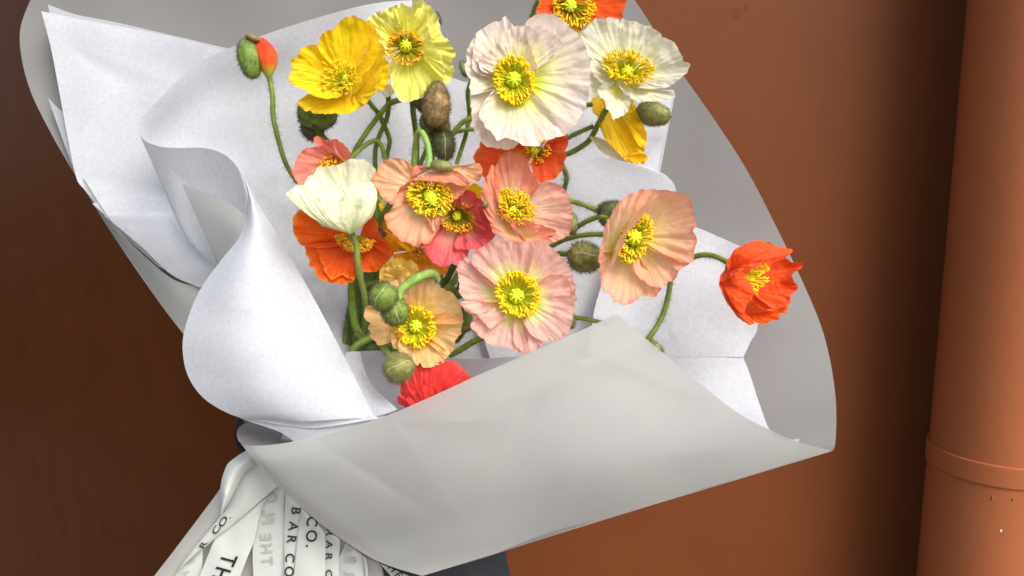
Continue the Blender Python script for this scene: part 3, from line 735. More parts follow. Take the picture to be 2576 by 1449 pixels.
def run(chars, H, Wd): return [(c, x, y, H, Wd) for c, x, y in chars]

ribbon('grey paper wrap round the stems, its straight left edge against the dark wall',
       [(800, 405), (700, 520), (570, 740), (430, 930), (280, 1130), (150, 1300), (20, 1470), (-60, 1600)],
       [(1000, 500), (950, 650), (850, 800), (700, 980), (560, 1130), (430, 1330), (350, 1470), (300, 1600)], [-40, -60, -70], mat='paperwrap', name='stem_wrap', cat='wrapping', group=None, curl=25)
ribbon('beige satin ribbon backing behind the hanging ribbons',
       [(1000, 560), (700, 1000), (330, 1250), (250, 1700)], [(1150, 700), (1400, 950), (1880, 1330), (1925, 1700)], [-60, -60], mat='paperwrap', curl=0)
ribbon('broad shaded ribbon crossing down to the left, reading R CO. in black',
       [(860, 480), (760, 620), (690, 760), (640, 880), (540, 1010), (420, 1150), (330, 1260), (260, 1350), (205, 1449)],
       [(1072, 690), (980, 770), (850, 880), (740, 975), (640, 1060), (550, 1130), (450, 1215), (360, 1290), (240, 1400)], [10, 5, 0, -5],
       [('O', 600, 1000, (-42, -20), (38, -64)), ('C', 542, 1068, (-42, -20), (36, -60)), ('.', 640, 962, (-42, -20), (38, -64)), ('R', 436, 1190, (-38, -18), (34, -52))], curl=8)
ribbon('glossy ribbon loop curling over at the top left of the ribbons',
       [(800, 410), (720, 460), (645, 520), (610, 590), (585, 680), (573, 800), (573, 900), (577, 968)],
       [(880, 480), (850, 545), (790, 590), (740, 660), (690, 760), (650, 850), (610, 910), (580, 969)], [20, 35, 45, 30], curl=22)
ribbon('small ribbon end at the far lower left with faint reversed print',
       [(380, 1260), (300, 1330), (240, 1395), (205, 1460), (190, 1620)], [(435, 1220), (432, 1290), (430, 1350), (425, 1449), (420, 1620)], [-20, -25],
       run([('E', 335, 1325), ('H', 290, 1440)], (60, -20), (12, -50)), ink='ink_faint')
ribbon('wide bright ribbon reading TH in black, slanting down left',
       [(985, 775), (800, 915), (690, 1020), (545, 1135), (490, 1250), (440, 1370), (400, 1480), (360, 1620)],
       [(1000, 780), (940, 850), (905, 940), (880, 1060), (850, 1180), (800, 1300), (745, 1449), (700, 1620)], [-10, -8, 0],
       run([('T', 648, 1318), ('H', 592, 1432)], (115, 32), (-40, 88)), curl=6)
ribbon('ribbon with grey reversed lettering THE FLO showing through the satin',
       [(1060, 705), (985, 775), (945, 830), (900, 960), (870, 1110), (848, 1200), (846, 1330), (850, 1460), (850, 1620)],
       [(1100, 720), (1102, 800), (1104, 950), (1106, 1100), (1106, 1250), (1106, 1460), (1106, 1620)], [-25, -20, -15],
       run([('T', 968, 1322), ('H', 962, 1222), ('E', 955, 1126), ('F', 972, 990), ('L', 978, 925), ('O', 1000, 800)], (88, -8), (-8, -72)), ink='ink_faint')
ribbon('ribbon reading BAR CO in black running downward, second from the gap',
       [(1115, 760), (1108, 900), (1106, 1100), (1106, 1300), (1106, 1460), (1106, 1620)],
       [(1190, 790), (1245, 895), (1225, 1050), (1205, 1250), (1185, 1460), (1170, 1620)], [-8, -6, -4],
       run([('B', 1203, 915), ('A', 1182, 1040), ('R', 1168, 1150), ('C', 1155, 1300), ('O', 1148, 1412)], (70, 8), (-9, 68)))
ribbon('ribbon reading CO. in black with a full stop, right of the BAR CO ribbon',
       [(1245, 890), (1232, 1000), (1215, 1150), (1200, 1300), (1185, 1460), (1170, 1620)],
       [(1250, 890), (1330, 975), (1395, 1040), (1440, 1110), (1442, 1300), (1445, 1460), (1450, 1620)], [2, 4, 6],
       run([('C', 1338, 1000), ('O', 1333, 1120), ('.', 1331, 1205)], (84, 8), (-9, 76)))
ribbon('ribbon reading RAR C in smaller black letters, edge of the wrapper above it',
       [(1410, 1040), (1436, 1090), (1440, 1250), (1440, 1460), (1445, 1620)],
       [(1500, 1110), (1560, 1155), (1556, 1300), (1552, 1460), (1550, 1620)], [-5, 0],
       run([('R', 1478, 1095), ('A', 1476, 1190), ('R', 1474, 1292), ('C', 1474, 1430)], (52, 4), (-2, 62)))
ribbon('ribbon with grey reversed letters at the right of the bunch, curling edge',
       [(1612, 1185), (1580, 1250), (1553, 1312), (1552, 1460), (1550, 1620)],
       [(1660, 1210), (1740, 1275), (1762, 1330), (1775, 1460), (1780, 1620)], [-12, -6],
       run([('A', 1642, 1225), ('B', 1655, 1312), ('R', 1645, 1440)], (84, 4), (2, -68)), ink='ink_faint', curl=8)
ribbon('narrow bright ribbon edge beside the reversed lettering',
       [(1738, 1272), (1760, 1340), (1770, 1460), (1775, 1620)], [(1775, 1300), (1788, 1350), (1796, 1460), (1800, 1620)], [4, 4], curl=3, n=6)
ribbon('plain beige ribbon strip at the right end of the hanging ribbons',
       [(1780, 1300), (1790, 1400), (1795, 1460), (1800, 1620)], [(1890, 1345), (1912, 1400), (1915, 1460), (1918, 1620)], [-20, -20], mat='paperwrap')
ribbon('short white ribbon corner with a black letter peeping below the wrapper tip',
       [(1893, 1348), (1935, 1395), (1985, 1450), (2080, 1560)], [(1900, 1350), (2010, 1395), (2110, 1440), (2260, 1500)], [10, 10],
       run([('E', 2050, 1440), ('H', 2000, 1385)], (50, -30), (30, 40)), curl=0)

# ------------------------------------------------------------------ poppies
OWN = {}
def make(label, r, c, z, mat, petals, cen=None, stems=(), seed=0, **dk):
    e, org = flower(label, r, c, z); OWN['f%d' % seed] = (e, org)
    for i, pt in enumerate(petals):
        base, rim, zr = pt[:3]; kw = dict(dk); kw.update(pt[3] if len(pt) > 3 else {})
        mt = kw.pop('mat', mat)
        petal(e, org, kw.pop('r', r), base, rim, zr, PM[mt], z0=z, seed=seed*10+i, **kw)
    if cen:
        kw = dict(cen); centre(e, org, kw.pop('r', r), kw.pop('c'), kw.pop('ring'), kw.pop('rx'), kw.pop('ry'), kw.pop('rot', 0), z, seed=seed, **kw)
    for st in stems:
        kw = dict(st[3]) if len(st) > 3 else {}
        stem(e, org, st[0], st[1], st[2], seed=seed, **kw)
    return e

make('golden yellow poppy, wide open cup at the top left beside the pale lemon one', 1, (940, 640), 110, 'gold', [
  ((940, 640, -16), [(860, 560), (840, 680), (880, 780), (960, 830), (1050, 800), (1130, 700), (1120, 560), (1000, 500)], [-8, -8], dict(nv=12)),
  ((960, 620, -6), [(1000, 330), (1060, 220), (1125, 178), (1160, 215), (1185, 290), (1230, 390), (1265, 500), (1272, 560), (1255, 640), (1230, 685), (1180, 700)], [20, 25, 20]),
  ((950, 610, 0), [(745, 480), (715, 380), (722, 320), (745, 270), (790, 240), (835, 228), (870, 190), (900, 150), (965, 124), (1020, 128), (1060, 155), (1120, 190), (1140, 260), (1120, 330), (1080, 440)], [30, 50, 40]),
  ((940, 640, 4), [(740, 410), (700, 345), (640, 355), (600, 370), (560, 425), (505, 465), (515, 525), (487, 615), (520, 650), (600, 690), (680, 735), (760, 762), (830, 765), (900, 738)], [50, 60, 50]),
  ((940, 690, 8), [(740, 760), (640, 728), (590, 760), (558, 795), (570, 820), (625, 866), (660, 855), (700, 882), (800, 882), (900, 884), (1000, 862), (1070, 822), (1110, 780)], [30, 25, 15]),
  ((985, 740, 6), [(960, 770), (975, 700), (990, 655), (1040, 620), (1080, 570), (1130, 520), (1188, 430), (1208, 500), (1205, 600), (1180, 690), (1130, 750), (1080, 815)], [50, 70, 40], dict(bow=(6, 6, 14)))],
  dict(c=(935, 640), ring=(880, 610), rx=120, ry=140, rot=35, hz=34, n=120, pis=9, ptop=(930, 600), inner=.25, anth='anther_y', al=4.2, aw=2.0),
  [(1, [(1095, 765), (1140, 820), (1190, 885), (1240, 990), (1272, 1080), (1262, 1160), (1244, 1240)], [60, -60, -120])], seed=1)

make('pale lemon poppy with heavily frilled petals and a green knobbed centre', 1, (1395, 360), 70, 'lemon', [
  ((1420, 350, -10), [(1440, 60), (1455, 20), (1480, 0), (1530, -6), (1580, 32), (1610, 70), (1640, 120), (1660, 180), (1670, 270), (1720, 310), (1760, 370), (1780, 440), (1763, 500), (1780, 555), (1745, 620), (1710, 660), (1640, 650), (1560, 600)], [0, 10, 5], dict(ruf=14)),
  ((1400, 350, -4), [(1250, 440), (1170, 330), (1130, 240), (1098, 150), (1180, 100), (1260, 62), (1320, 40), (1370, 34), (1440, 60), (1500, 62), (1560, 110), (1550, 170)], [25, 40, 40], dict(ruf=13)),
  ((1400, 370, 0), [(1300, 440), (1270, 520), (1280, 600), (1288, 660), (1320, 730), (1350, 780), (1400, 797), (1440, 786), (1500, 764), (1560, 735), (1640, 670), (1690, 620), (1680, 560), (1600, 470)], [15, 25, 25], dict(ruf=8)),
  ((1400, 350, 4), [(1530, 140), (1555, 110), (1560, 170), (1580, 240), (1580, 300), (1620, 370), (1660, 420), (1680, 480), (1700, 560), (1690, 600), (1600, 520), (1540, 400)], [45, 50, 35], dict(ruf=9)),
  ((1390, 340, 6), [(1345, 215), (1320, 210), (1350, 170), (1330, 130), (1310, 80), (1340, 65), (1380, 90), (1385, 150), (1370, 215)], [35, 40, 35], dict(ruf=5, nv=14)),
  ((1380, 370, 4), [(1330, 250), (1280, 215), (1210, 208), (1165, 222), (1190, 270), (1215, 320), (1240, 380), (1262, 440)], [30, 35, 30])],
  dict(c=(1395, 375), ring=(1395, 370), rx=140, ry=125, rot=0, hz=30, n=110, pis=14, ptop=(1398, 345), anth='anther_o', fil='fil_o', inner=.7, al=4.2),
  [(1, [(1450, 780), (1455, 870), (1468, 970), (1482, 1110), (1480, 1280)], [20, -80, -120], dict(mat='stem_dark', rad=7.5))], seed=2, ruf=7, pleat=7)

make('cream poppy almost hidden behind the golden one, only a pale petal edge showing', 1, (1250, 690), 30, 'palecream', [
  ((1230, 640), [(1160, 690), (1170, 712), (1210, 735), (1250, 755), (1290, 735), (1315, 705), (1310, 670)], [0, 5])],
  None, [(1, [(1262, 735), (1262, 830), (1250, 920), (1200, 1030), (1170, 1120), (1160, 1200), (1162, 1330)], [0, -60, -130], dict(rad=6.5))], seed=3)

make('largest poppy, blush white disc with lime centre at the top middle', 2, (495, 620), 190, 'blush', [
  ((500, 600, -12), [(690, 560), (600, 300), (585, 190), (600, 150), (640, 130), (700, 104), (800, 118), (880, 168), (960, 238), (1030, 320), (1070, 420), (1090, 540), (1082, 650), (1070, 740), (1050, 820), (1000, 920), (930, 1000), (860, 1048), (790, 1060)], [30, 25, 10], dict(ns=110)),
  ((470, 610, -8), [(330, 560), (250, 520), (200, 470), (175, 350), (215, 250), (270, 210), (330, 170), (380, 165), (420, 128), (460, 160), (500, 210), (560, 300)], [30, 15, 25]),
  ((480, 620, -10), [(340, 600), (220, 570), (170, 500), (180, 380), (200, 280), (160, 330), (125, 400), (128, 460), (112, 510), (125, 560), (150, 610), (155, 690), (175, 732), (240, 720), (340, 690)], [25, 20, 25]),
  ((500, 610, 0), [(250, 560), (215, 480), (260, 420), (380, 330), (410, 280), (470, 215), (580, 195), (700, 205), (800, 215), (850, 290), (872, 330), (850, 370), (790, 440), (690, 520), (620, 550)], [30, 40, 28], dict(ns=90)),
  ((480, 640, -8), [(300, 680), (180, 735), (160, 790), (175, 880), (165, 960), (190, 1010), (235, 1055), (250, 1118), (330, 1142), (430, 1157), (500, 1130), (560, 1080), (640, 1000)], [15, 5, 10]),
  ((485, 640, 2), [(330, 700), (290, 750), (240, 830), (230, 890), (260, 960), (320, 1030), (375, 1090), (440, 1070), (520, 1100), (580, 1128), (690, 1124), (720, 1085), (800, 1070), (870, 1040), (830, 960), (780, 870), (720, 790), (640, 710)], [30, 40, 25], dict(ns=90))],
  dict(c=(490, 620), ring=(495, 620), rx=142, ry=172, rot=-10, hz=30, n=190, pis=17, ptop=(492, 612), inner=.68, al=5, aw=2.5),
  [(2, [(200, 560), (140, 700), (150, 880), (120, 1050), (50, 1270)], [60, -60, -100])], seed=4, ruf=4, pleat=6)

make('cream white poppy at the upper right with long golden stamens', 2, (1370, 560), 140, 'cream', [
  ((1360, 600, -14), [(1240, 560), (1180, 620), (1230, 700), (1330, 740), (1450, 730), (1520, 660), (1440, 560)], [-6, -6], dict(nv=12)),
  ((1350, 560, -8), [(1300, 300), (1295, 200), (1310, 150), (1400, 166), (1500, 196), (1590, 238), (1642, 290), (1640, 340), (1560, 420), (1460, 480)], [10, 20, 10]),
  ((1320, 570, 0), [(1200, 560), (1090, 480), (1040, 360), (1005, 262), (1060, 205), (1120, 152), (1160, 142), (1200, 146), (1250, 140), (1300, 146), (1330, 210), (1355, 290), (1358, 380), (1340, 470)], [20, 35, 20]),
  ((1400, 590, 0), [(1420, 460), (1450, 380), (1500, 320), (1560, 288), (1650, 288), (1740, 330), (1778, 400), (1808, 468), (1856, 500), (1832, 560), (1760, 622), (1680, 672), (1560, 684), (1460, 680)], [25, 45, 35]),
  ((1300, 620, -6), [(1160, 540), (1090, 540), (1080, 610), (1075, 720), (1140, 752), (1200, 740), (1250, 690)], [5, 10, 5]),
  ((1300, 610, 4), [(1180, 480), (1080, 420), (1000, 270), (1030, 340), (1055, 420), (1085, 500), (1095, 560), (1150, 620), (1200, 650), (1255, 662)], [20, 35, 25]),
  ((1370, 650, 8), [(1306, 670), (1330, 700), (1370, 742), (1450, 778), (1560, 786), (1650, 772), (1732, 750), (1726, 712), (1640, 690), (1540, 690), (1450, 680)], [30, 50, 35]),
  ((1290, 670, 8), [(1170, 655), (1142, 690), (1145, 730), (1170, 760), (1200, 800), (1205, 840), (1245, 880), (1262, 920), (1312, 908), (1370, 860), (1398, 800), (1390, 740), (1340, 690)], [45, 50, 35])],
  dict(c=(1360, 600), ring=(1380, 520), rx=190, ry=118, rot=14, hz=44, n=170, pis=14, ptop=(1375, 540), inner=.35, al=6.5, aw=2.1),
  [(2, [(1210, 840), (1150, 950), (1080, 1080), (990, 1150), (900, 1192), (800, 1210)], [90, -20, -80], dict(rad=7))], seed=5)

make('red orange poppy cut off by the top edge of the picture', 2, (930, 40), 80, 'redor', [
  ((930, 40, 0), [(820, -100), (720, -90), (690, -10), (678, 50), (690, 105), (780, 112), (850, 152), (890, 120)], [30, 40, 25]),
  ((940, 30, 0), [(830, 100), (850, 150), (900, 180), (960, 240), (1000, 252), (1040, 200), (1110, 152), (1100, 80)], [15, 20, 30], dict(mat='amber')),
  ((940, 30, 2), [(1050, 150), (1110, 152), (1240, 140), (1320, 142), (1345, 80), (1355, 40), (1362, -10), (1330, -90), (1150, -150), (1000, -150)], [25, 45, 45]),
  ((930, 20, -4), [(1200, -60), (1100, -180), (900, -190), (750, -130), (740, -50)], [30, 40, 30])],
  dict(c=(925, 40), ring=(960, 50), rx=150, ry=150, rot=20, hz=34, n=130, pis=15, ptop=(930, 48), inner=.55, fil='fil_o', a0=-40, a1=230, al=5.5),
  [(2, [(690, -10), (660, 50), (640, 110), (610, 200)], [20, -60], dict(mat='stem', rad=6))], seed=6)

make('crumpled yellow poppy hanging below the cream one at the right', 2, (1300, 800), 40, 'yellow', [
  ((1160, 760, -20), [(1100, 740), (1102, 860), (1140, 905), (1165, 1000), (1200, 1080), (1270, 1150), (1330, 1212), (1385, 1255), (1440, 1262), (1490, 1266), (1516, 1225), (1500, 1165), (1518, 1110), (1512, 1050), (1488, 960), (1455, 880), (1430, 800), (1380, 740)], [0, 30, 20, 20, 0], dict(ruf=6, pleat=9, cup=1.1, ns=100)),
  ((1330, 900, 10), [(1400, 760), (1440, 830), (1460, 900), (1490, 965), (1515, 1060), (1510, 1110), (1480, 1150), (1430, 1080), (1400, 1000)], [22, 34, 24], dict(mat='gold', ruf=6)),
  ((1380, 1220, 24), [(1350, 1235), (1360, 1205), (1400, 1190), (1460, 1182), (1510, 1195), (1512, 1235), (1480, 1262), (1420, 1262)], [34, 40, 30], dict(nv=10)),
  ((1080, 1050, -20), [(1075, 1060), (1110, 1100), (1150, 1155), (1200, 1196), (1270, 1227), (1375, 1252), (1340, 1205), (1270, 1145), (1190, 1080), (1140, 1060)], [-15, -10, -15], dict(mat='palecream', cup=1))],
  None, [(2, [(1130, 805), (1060, 812), (1000, 830), (900, 850)], [10, -60], dict(rad=6))], seed=7)

make('dark red poppy tucked underneath the largest blush poppy', 2, (670, 1170), 50, 'red', [
  ((640, 1160, -6), [(560, 1080), (400, 1080), (250, 1090), (225, 1130), (190, 1185), (182, 1240), (205, 1310), (260, 1370), (330, 1380), (480, 1340), (560, 1260)], [20, 30, 15]),
  ((650, 1180, 0), [(480, 1130), (400, 1160), (330, 1180), (300, 1260), (360, 1340), (500, 1320), (600, 1260)], [5, 10, 5], dict(mat='amber')),
  ((690, 1180, 2), [(740, 1100), (800, 1060), (870, 1035), (888, 1030), (912, 1045), (905, 1120), (895, 1230), (862, 1320), (790, 1388), (745, 1398), (700, 1412), (658, 1380), (630, 1310), (618, 1262)], [45, 50, 45])],
  dict(c=(660, 1180), ring=(680, 1170), rx=92, ry=90, rot=0, hz=30, n=80, pis=11, ptop=(640, 1150), inner=.3, anth='anther_o', fil='fil_o', al=4.2),
  [(2, [(865, 1270), (895, 1340), (900, 1400), (880, 1470)], [40, -80], dict(rad=6.5))], seed=8)

make('small salmon poppy peeping out above the ivory cup at the left', 3, (500, 290), 60, 'salmon', [
  ((500, 300, -10), [(330, 180), (305, 120), (312, 92), (330, 84), (380, 108), (430, 118), (450, 160), (470, 210)], [20, 25, 15]),
  ((480, 300, 0), [(200, 470), (175, 462), (145, 385), (142, 340), (155, 285), (200, 208), (270, 178), (350, 170), (430, 210), (500, 260), (540, 290)], [20, 30, 25]),
  ((520, 300, 6), [(330, 190), (340, 165), (390, 162), (440, 180), (500, 240), (545, 290), (530, 300)], [45, 50, 35]),
  ((530, 300, 6), [(430, 115), (480, 110), (530, 145), (575, 205), (582, 268), (560, 290)], [40, 45, 25])],
  dict(c=(500, 310), ring=(430, 300), rx=100, ry=60, rot=-20, hz=22, n=120, pis=0, inner=.1, anth='anther_o', fil='fil_o', al=4.5),
  (), seed=9)

make('ivory cup poppy seen from the side, left of centre on its own upright stem', 3, (590, 840), 170, 'ivory', [
  ((590, 838, -20), [(300, 600), (215, 560), (208, 520), (225, 460), (275, 392), (340, 312), (380, 318), (430, 320), (500, 305), (540, 282), (600, 265), (690, 266), (735, 290), (765, 330), (776, 372), (752, 430), (730, 520), (700, 600)], [-30, -45, -30], dict(cup=1.0, bow=(0, 0, -30), ns=100)),
  ((580, 836, -5), [(300, 640), (95, 548), (120, 505), (165, 475), (212, 465), (260, 520), (330, 560)], [10, -5], dict(cup=1.0, bow=(-6, 10, 10))),
  ((590, 840, 0), [(470, 600), (515, 560), (520, 505), (570, 482), (600, 468), (680, 440), (742, 446), (782, 500), (786, 580), (775, 650), (740, 720)], [30, 30, 0], dict(cup=.9, bow=(12, 12, 22))),
  ((580, 840, 4), [(360, 780), (250, 670), (190, 610), (92, 552), (130, 540), (185, 548), (225, 524), (290, 536), (345, 556), (430, 552), (505, 598), (560, 570), (640, 560), (700, 590)], [10, 40, 45], dict(cup=.9, bow=(-8, 14, 20), ns=100))],
  None, [(3, [(590, 832), (612, 880), (632, 960), (640, 1080), (662, 1200), (690, 1320), (706, 1460)], [165, 120, 20], dict(rad=7.2, hairs=200, mat='stem'))], seed=10, ruf=3, pleat=4)

make('vivid orange poppy spread open behind the ivory cup and its stem', 3, (620, 880), 70, 'orange', [
  ((600, 870, -8), [(480, 700), (300, 640), (190, 656), (150, 705), (138, 800), (175, 890), (205, 925), (250, 940), (380, 950), (480, 940)], [15, 25, 15]),
  ((590, 890, -4), [(400, 880), (240, 920), (232, 1000), (262, 1060), (270, 1092), (300, 1118), (340, 1180), (430, 1222), (500, 1222), (580, 1226), (608, 1195), (640, 1140), (640, 1050)], [10, 20, 20], dict(ns=90)),
  ((640, 900, 2), [(600, 1040), (650, 1110), (690, 1132), (765, 1136), (800, 1115), (852, 1118), (890, 1040), (908, 985), (890, 930), (850, 870), (790, 810), (740, 800)], [10, 20, 30]),
  ((650, 870, 6), [(690, 760), (700, 730), (742, 708), (790, 750), (800, 830), (860, 900), (905, 960), (880, 1000), (800, 960), (740, 900)], [40, 55, 30]),
  ((600, 900, 2), [(330, 960), (370, 1100), (430, 1190), (520, 1160), (610, 1190), (625, 1110), (630, 1030)], [15, 28, 20])],
  dict(c=(620, 850), ring=(620, 880), rx=135, ry=90, rot=10, hz=30, n=150, pis=0, inner=.4, anth='anther_o', fil='fil_o', a0=-10, a1=190, al=6, aw=2.2),
  (), seed=11, pleat=6)

make('peach poppy left of centre with a dense yellow stamen ruff under a folded upper petal', 3, (1200, 540), 160, 'peach', [
  ((1150, 520, -6), [(1080, 600), (980, 600), (905, 606), (830, 562), (785, 500), (728, 440), (770, 372), (830, 290), (890, 262), (940, 250), (1000, 270), (1060, 318), (1085, 370), (1100, 420)], [15, 20, 15]),
  ((1190, 540, -4), [(1280, 520), (1340, 560), (1390, 570), (1440, 530), (1475, 480), (1460, 440), (1350, 420)], [15, 25, 20]),
  ((1190, 540, 0), [(1080, 470), (1000, 490), (950, 535), (920, 590), (905, 650), (845, 700), (862, 760), (900, 830), (960, 885), (1030, 915), (1120, 922), (1200, 902), (1232, 860), (1268, 760), (1282, 700), (1272, 640), (1230, 600)], [20, 35, 20], dict(ns=90)),
  ((1200, 600, 14), [(1170, 700), (1200, 780), (1235, 830), (1262, 780), (1282, 700), (1280, 640), (1270, 610)], [30, 40, 30], dict(nv=14)),
  ((1330, 330, 10), [(1360, 440), (1420, 465), (1500, 458), (1580, 420), (1606, 362), (1572, 296), (1480, 310), (1380, 318), (1330, 325)], [40, 40, 15], dict(cup=1)),
  ((1260, 320, 0), [(940, 540), (960, 490), (1000, 462), (1060, 432), (1150, 432), (1250, 438), (1350, 446), (1425, 466), (1500, 456), (1470, 400), (1380, 350), (1280, 338), (1200, 332), (1130, 332), (1085, 310), (1065, 350), (1050, 400), (1000, 440)], [20, 60, 60, 20, 10], dict(cup=.8, mat='coral', ns=100))],
  dict(c=(1195, 510), ring=(1195, 560), rx=165, ry=135, rot=12, hz=36, n=220, pis=16, ptop=(1210, 590), inner=.35, al=6.2, aw=2.4, pz=44),
  (), seed=12)

make('crumpled rose red poppy with an orange stamen ring between peach and pink ones', 3, (1410, 680), 110, 'rose', [
  ((1420, 680, -6), [(1350, 620), (1390, 560), (1440, 540), (1470, 510), (1520, 502), (1552, 525), (1562, 562), (1605, 582), (1640, 660), (1662, 740), (1700, 800), (1692, 860), (1640, 880), (1560, 850)], [30, 45, 30], dict(ruf=11)),
  ((1410, 690, -4), [(1290, 740), (1240, 850), (1180, 910), (1110, 930), (1150, 962), (1180, 1012), (1230, 1062), (1300, 1086), (1360, 1075), (1412, 1086), (1470, 1050), (1500, 980), (1480, 880)], [10, 25, 20], dict(ns=90)),
  ((1430, 700, 0), [(1420, 850), (1385, 940), (1430, 965), (1480, 970), (1560, 965), (1600, 976), (1640, 945), (1655, 900), (1690, 860), (1660, 800), (1590, 760)], [20, 30, 30]),
  ((1430, 660, 8), [(1390, 600), (1385, 565), (1430, 560), (1440, 610), (1480, 640), (1530, 620), (1560, 600), (1590, 700), (1620, 800), (1560, 780)], [45, 60, 45], dict(ruf=12, nv=16))],
  dict(c=(1405, 690), ring=(1410, 715), rx=135, ry=105, rot=8, hz=26, n=160, pis=11, ptop=(1405, 712), inner=.6, anth='anther_o', fil='fil_o', al=5),
  (), seed=13, ruf=6, pleat=8)

make('coral salmon poppy in the middle with a glowing yellow brush of stamens', 4, (290, 470), 140, 'coral', [
  ((290, 540, -14), [(180, 400), (120, 520), (180, 640), (300, 700), (420, 710), (560, 700), (560, 560), (420, 420)], [-6, -6]),
  ((270, 500, -4), [(190, 420), (165, 320), (150, 200), (165, 100), (200, 50), (245, 18), (290, 6), (350, 28), (412, 80), (430, 150), (470, 215), (492, 292), (440, 350), (390, 400)], [25, 35, 20], dict(ns=90)),
  ((300, 500, -2), [(390, 380), (440, 310), (500, 262), (560, 250), (620, 256), (680, 290), (712, 332), (722, 382), (756, 430), (752, 500), (742, 590), (712, 660), (620, 705), (560, 728), (500, 660)], [20, 35, 25], dict(ns=90, mat='pinkcoral')),
  ((300, 640, 8), [(290, 545), (225, 500), (180, 430), (158, 340), (150, 240), (152, 140), (132, 118), (92, 205), (62, 270), (46, 340), (60, 450), (110, 560), (155, 648), (250, 700), (330, 722), (400, 732)], [50, 60, 20], dict(bow=(-8, 4, 8), cup=1.0, ns=90)),
  ((390, 680, 14), [(258, 572), (300, 545), (350, 538), (450, 556), (540, 590), (625, 630), (580, 678), (520, 712), (440, 715), (395, 730)], [46, 56, 36], dict(cup=1.0, mat='coral'))],
  dict(c=(290, 500), ring=(310, 440), rx=155, ry=118, rot=32, hz=40, n=210, pis=12, ptop=(300, 455), inner=.15, al=6.5, aw=2.2),
  (), seed=14)

make('round pink poppy with lime centre, lowest of the large ones, above the front flap', 5, (1480, 360), 175, 'pink', [
  ((1480, 340, -8), [(1580, 160), (1600, 60), (1590, -30), (1620, -65), (1665, -82), (1740, -25), (1800, 30), (1862, 90), (1912, 190), (1936, 300), (1934, 400), (1880, 380), (1750, 330)], [20, 25, 15], dict(ns=80)),
  ((1470, 340, -4), [(1330, 280), (1180, 150), (1130, 90), (1150, 30), (1180, 5), (1262, -50), (1350, -70), (1440, -60), (1510, -66), (1590, -58), (1615, 0), (1600, 90), (1560, 200)], [30, 40, 30], dict(ns=80)),
  ((1460, 360, -10), [(1300, 300), (1180, 200), (1100, 60), (1060, 85), (1030, 92), (1020, 160), (1040, 232), (1034, 300), (1070, 380), (1045, 402), (1060, 432), (1100, 480), (1150, 500), (1280, 470)], [15, 15, 20], dict(ns=80)),
  ((1470, 380, -6), [(1330, 430), (1200, 450), (1110, 460), (1150, 530), (1122, 572), (1142, 622), (1182, 662), (1222, 692), (1262, 722), (1340, 742), (1420, 756), (1480, 786), (1540, 802), (1580, 740), (1540, 600)], [15, 15, 15], dict(ns=90)),
  ((1470, 370, 2), [(1330, 400), (1200, 400), (1100, 400), (1075, 430), (1110, 470), (1200, 520), (1280, 600), (1330, 570), (1400, 520)], [25, 35, 25]),
  ((1490, 370, 0), [(1650, 300), (1700, 210), (1800, 190), (1860, 210), (1890, 260), (1900, 350), (1935, 440), (1915, 520), (1885, 620), (1850, 668), (1750, 710), (1640, 690), (1560, 610), (1520, 500)], [25, 38, 25], dict(ns=90)),
  ((1480, 380, 2), [(1520, 480), (1560, 610), (1640, 700), (1680, 730), (1600, 780), (1540, 800), (1470, 740), (1450, 640), (1455, 520)], [14, 20, 14])],
  dict(c=(1480, 360), ring=(1490, 345), rx=152, ry=165, rot=-20, hz=30, n=190, pis=17, ptop=(1480, 352), inner=.66, al=5.4, aw=2.5), (), seed=15, pleat=5)

make('apricot poppy low on the left with two green buds resting over its edge', 5, (700, 590), 130, 'apricot', [
  ((700, 570, -4), [(560, 480), (560, 330), (600, 290), (655, 255), (720, 238), (800, 208), (830, 220), (862, 270), (935, 310), (992, 342), (1032, 402), (1056, 470), (1062, 560), (1000, 570), (880, 570)], [25, 35, 30], dict(ns=90)),
  ((690, 590, -8), [(600, 480), (480, 420), (350, 430), (312, 440), (300, 480), (320, 540), (336, 570), (332, 610), (350, 660), (380, 702), (430, 732), (500, 716), (580, 680)], [15, 25, 15]),
  ((710, 600, -4), [(850, 500), (960, 480), (1050, 480), (1062, 560), (1042, 650), (1010, 702), (990, 772), (960, 812), (900, 800), (800, 720)], [20, 30, 20]),
  ((700, 600, 0), [(600, 650), (540, 640), (512, 660), (520, 740), (575, 785), (640, 832), (680, 862), (712, 890), (735, 865), (752, 905), (800, 912), (862, 890), (912, 870), (950, 800), (900, 750), (800, 680)], [25, 30, 22], dict(ns=90)),
  ((620, 650, 8), [(520, 680), (512, 650), (540, 640), (600, 650), (560, 740), (640, 800), (600, 790), (540, 750)], [40, 44, 36], dict(nv=10)),
  ((700, 560, -12), [(500, 480), (470, 330), (500, 250), (560, 220), (640, 250), (660, 330)], [0, 5])],
  dict(c=(700, 590), ring=(700, 595), rx=140, ry=145, rot=0, hz=30, n=170, pis=15, ptop=(700, 590), inner=.66, al=5, aw=2.4),
  [(5, [(520, 770), (470, 735), (420, 700)], [60, -20], dict(rad=8, mat='stem', hairs=20))], seed=16, pleat=5)

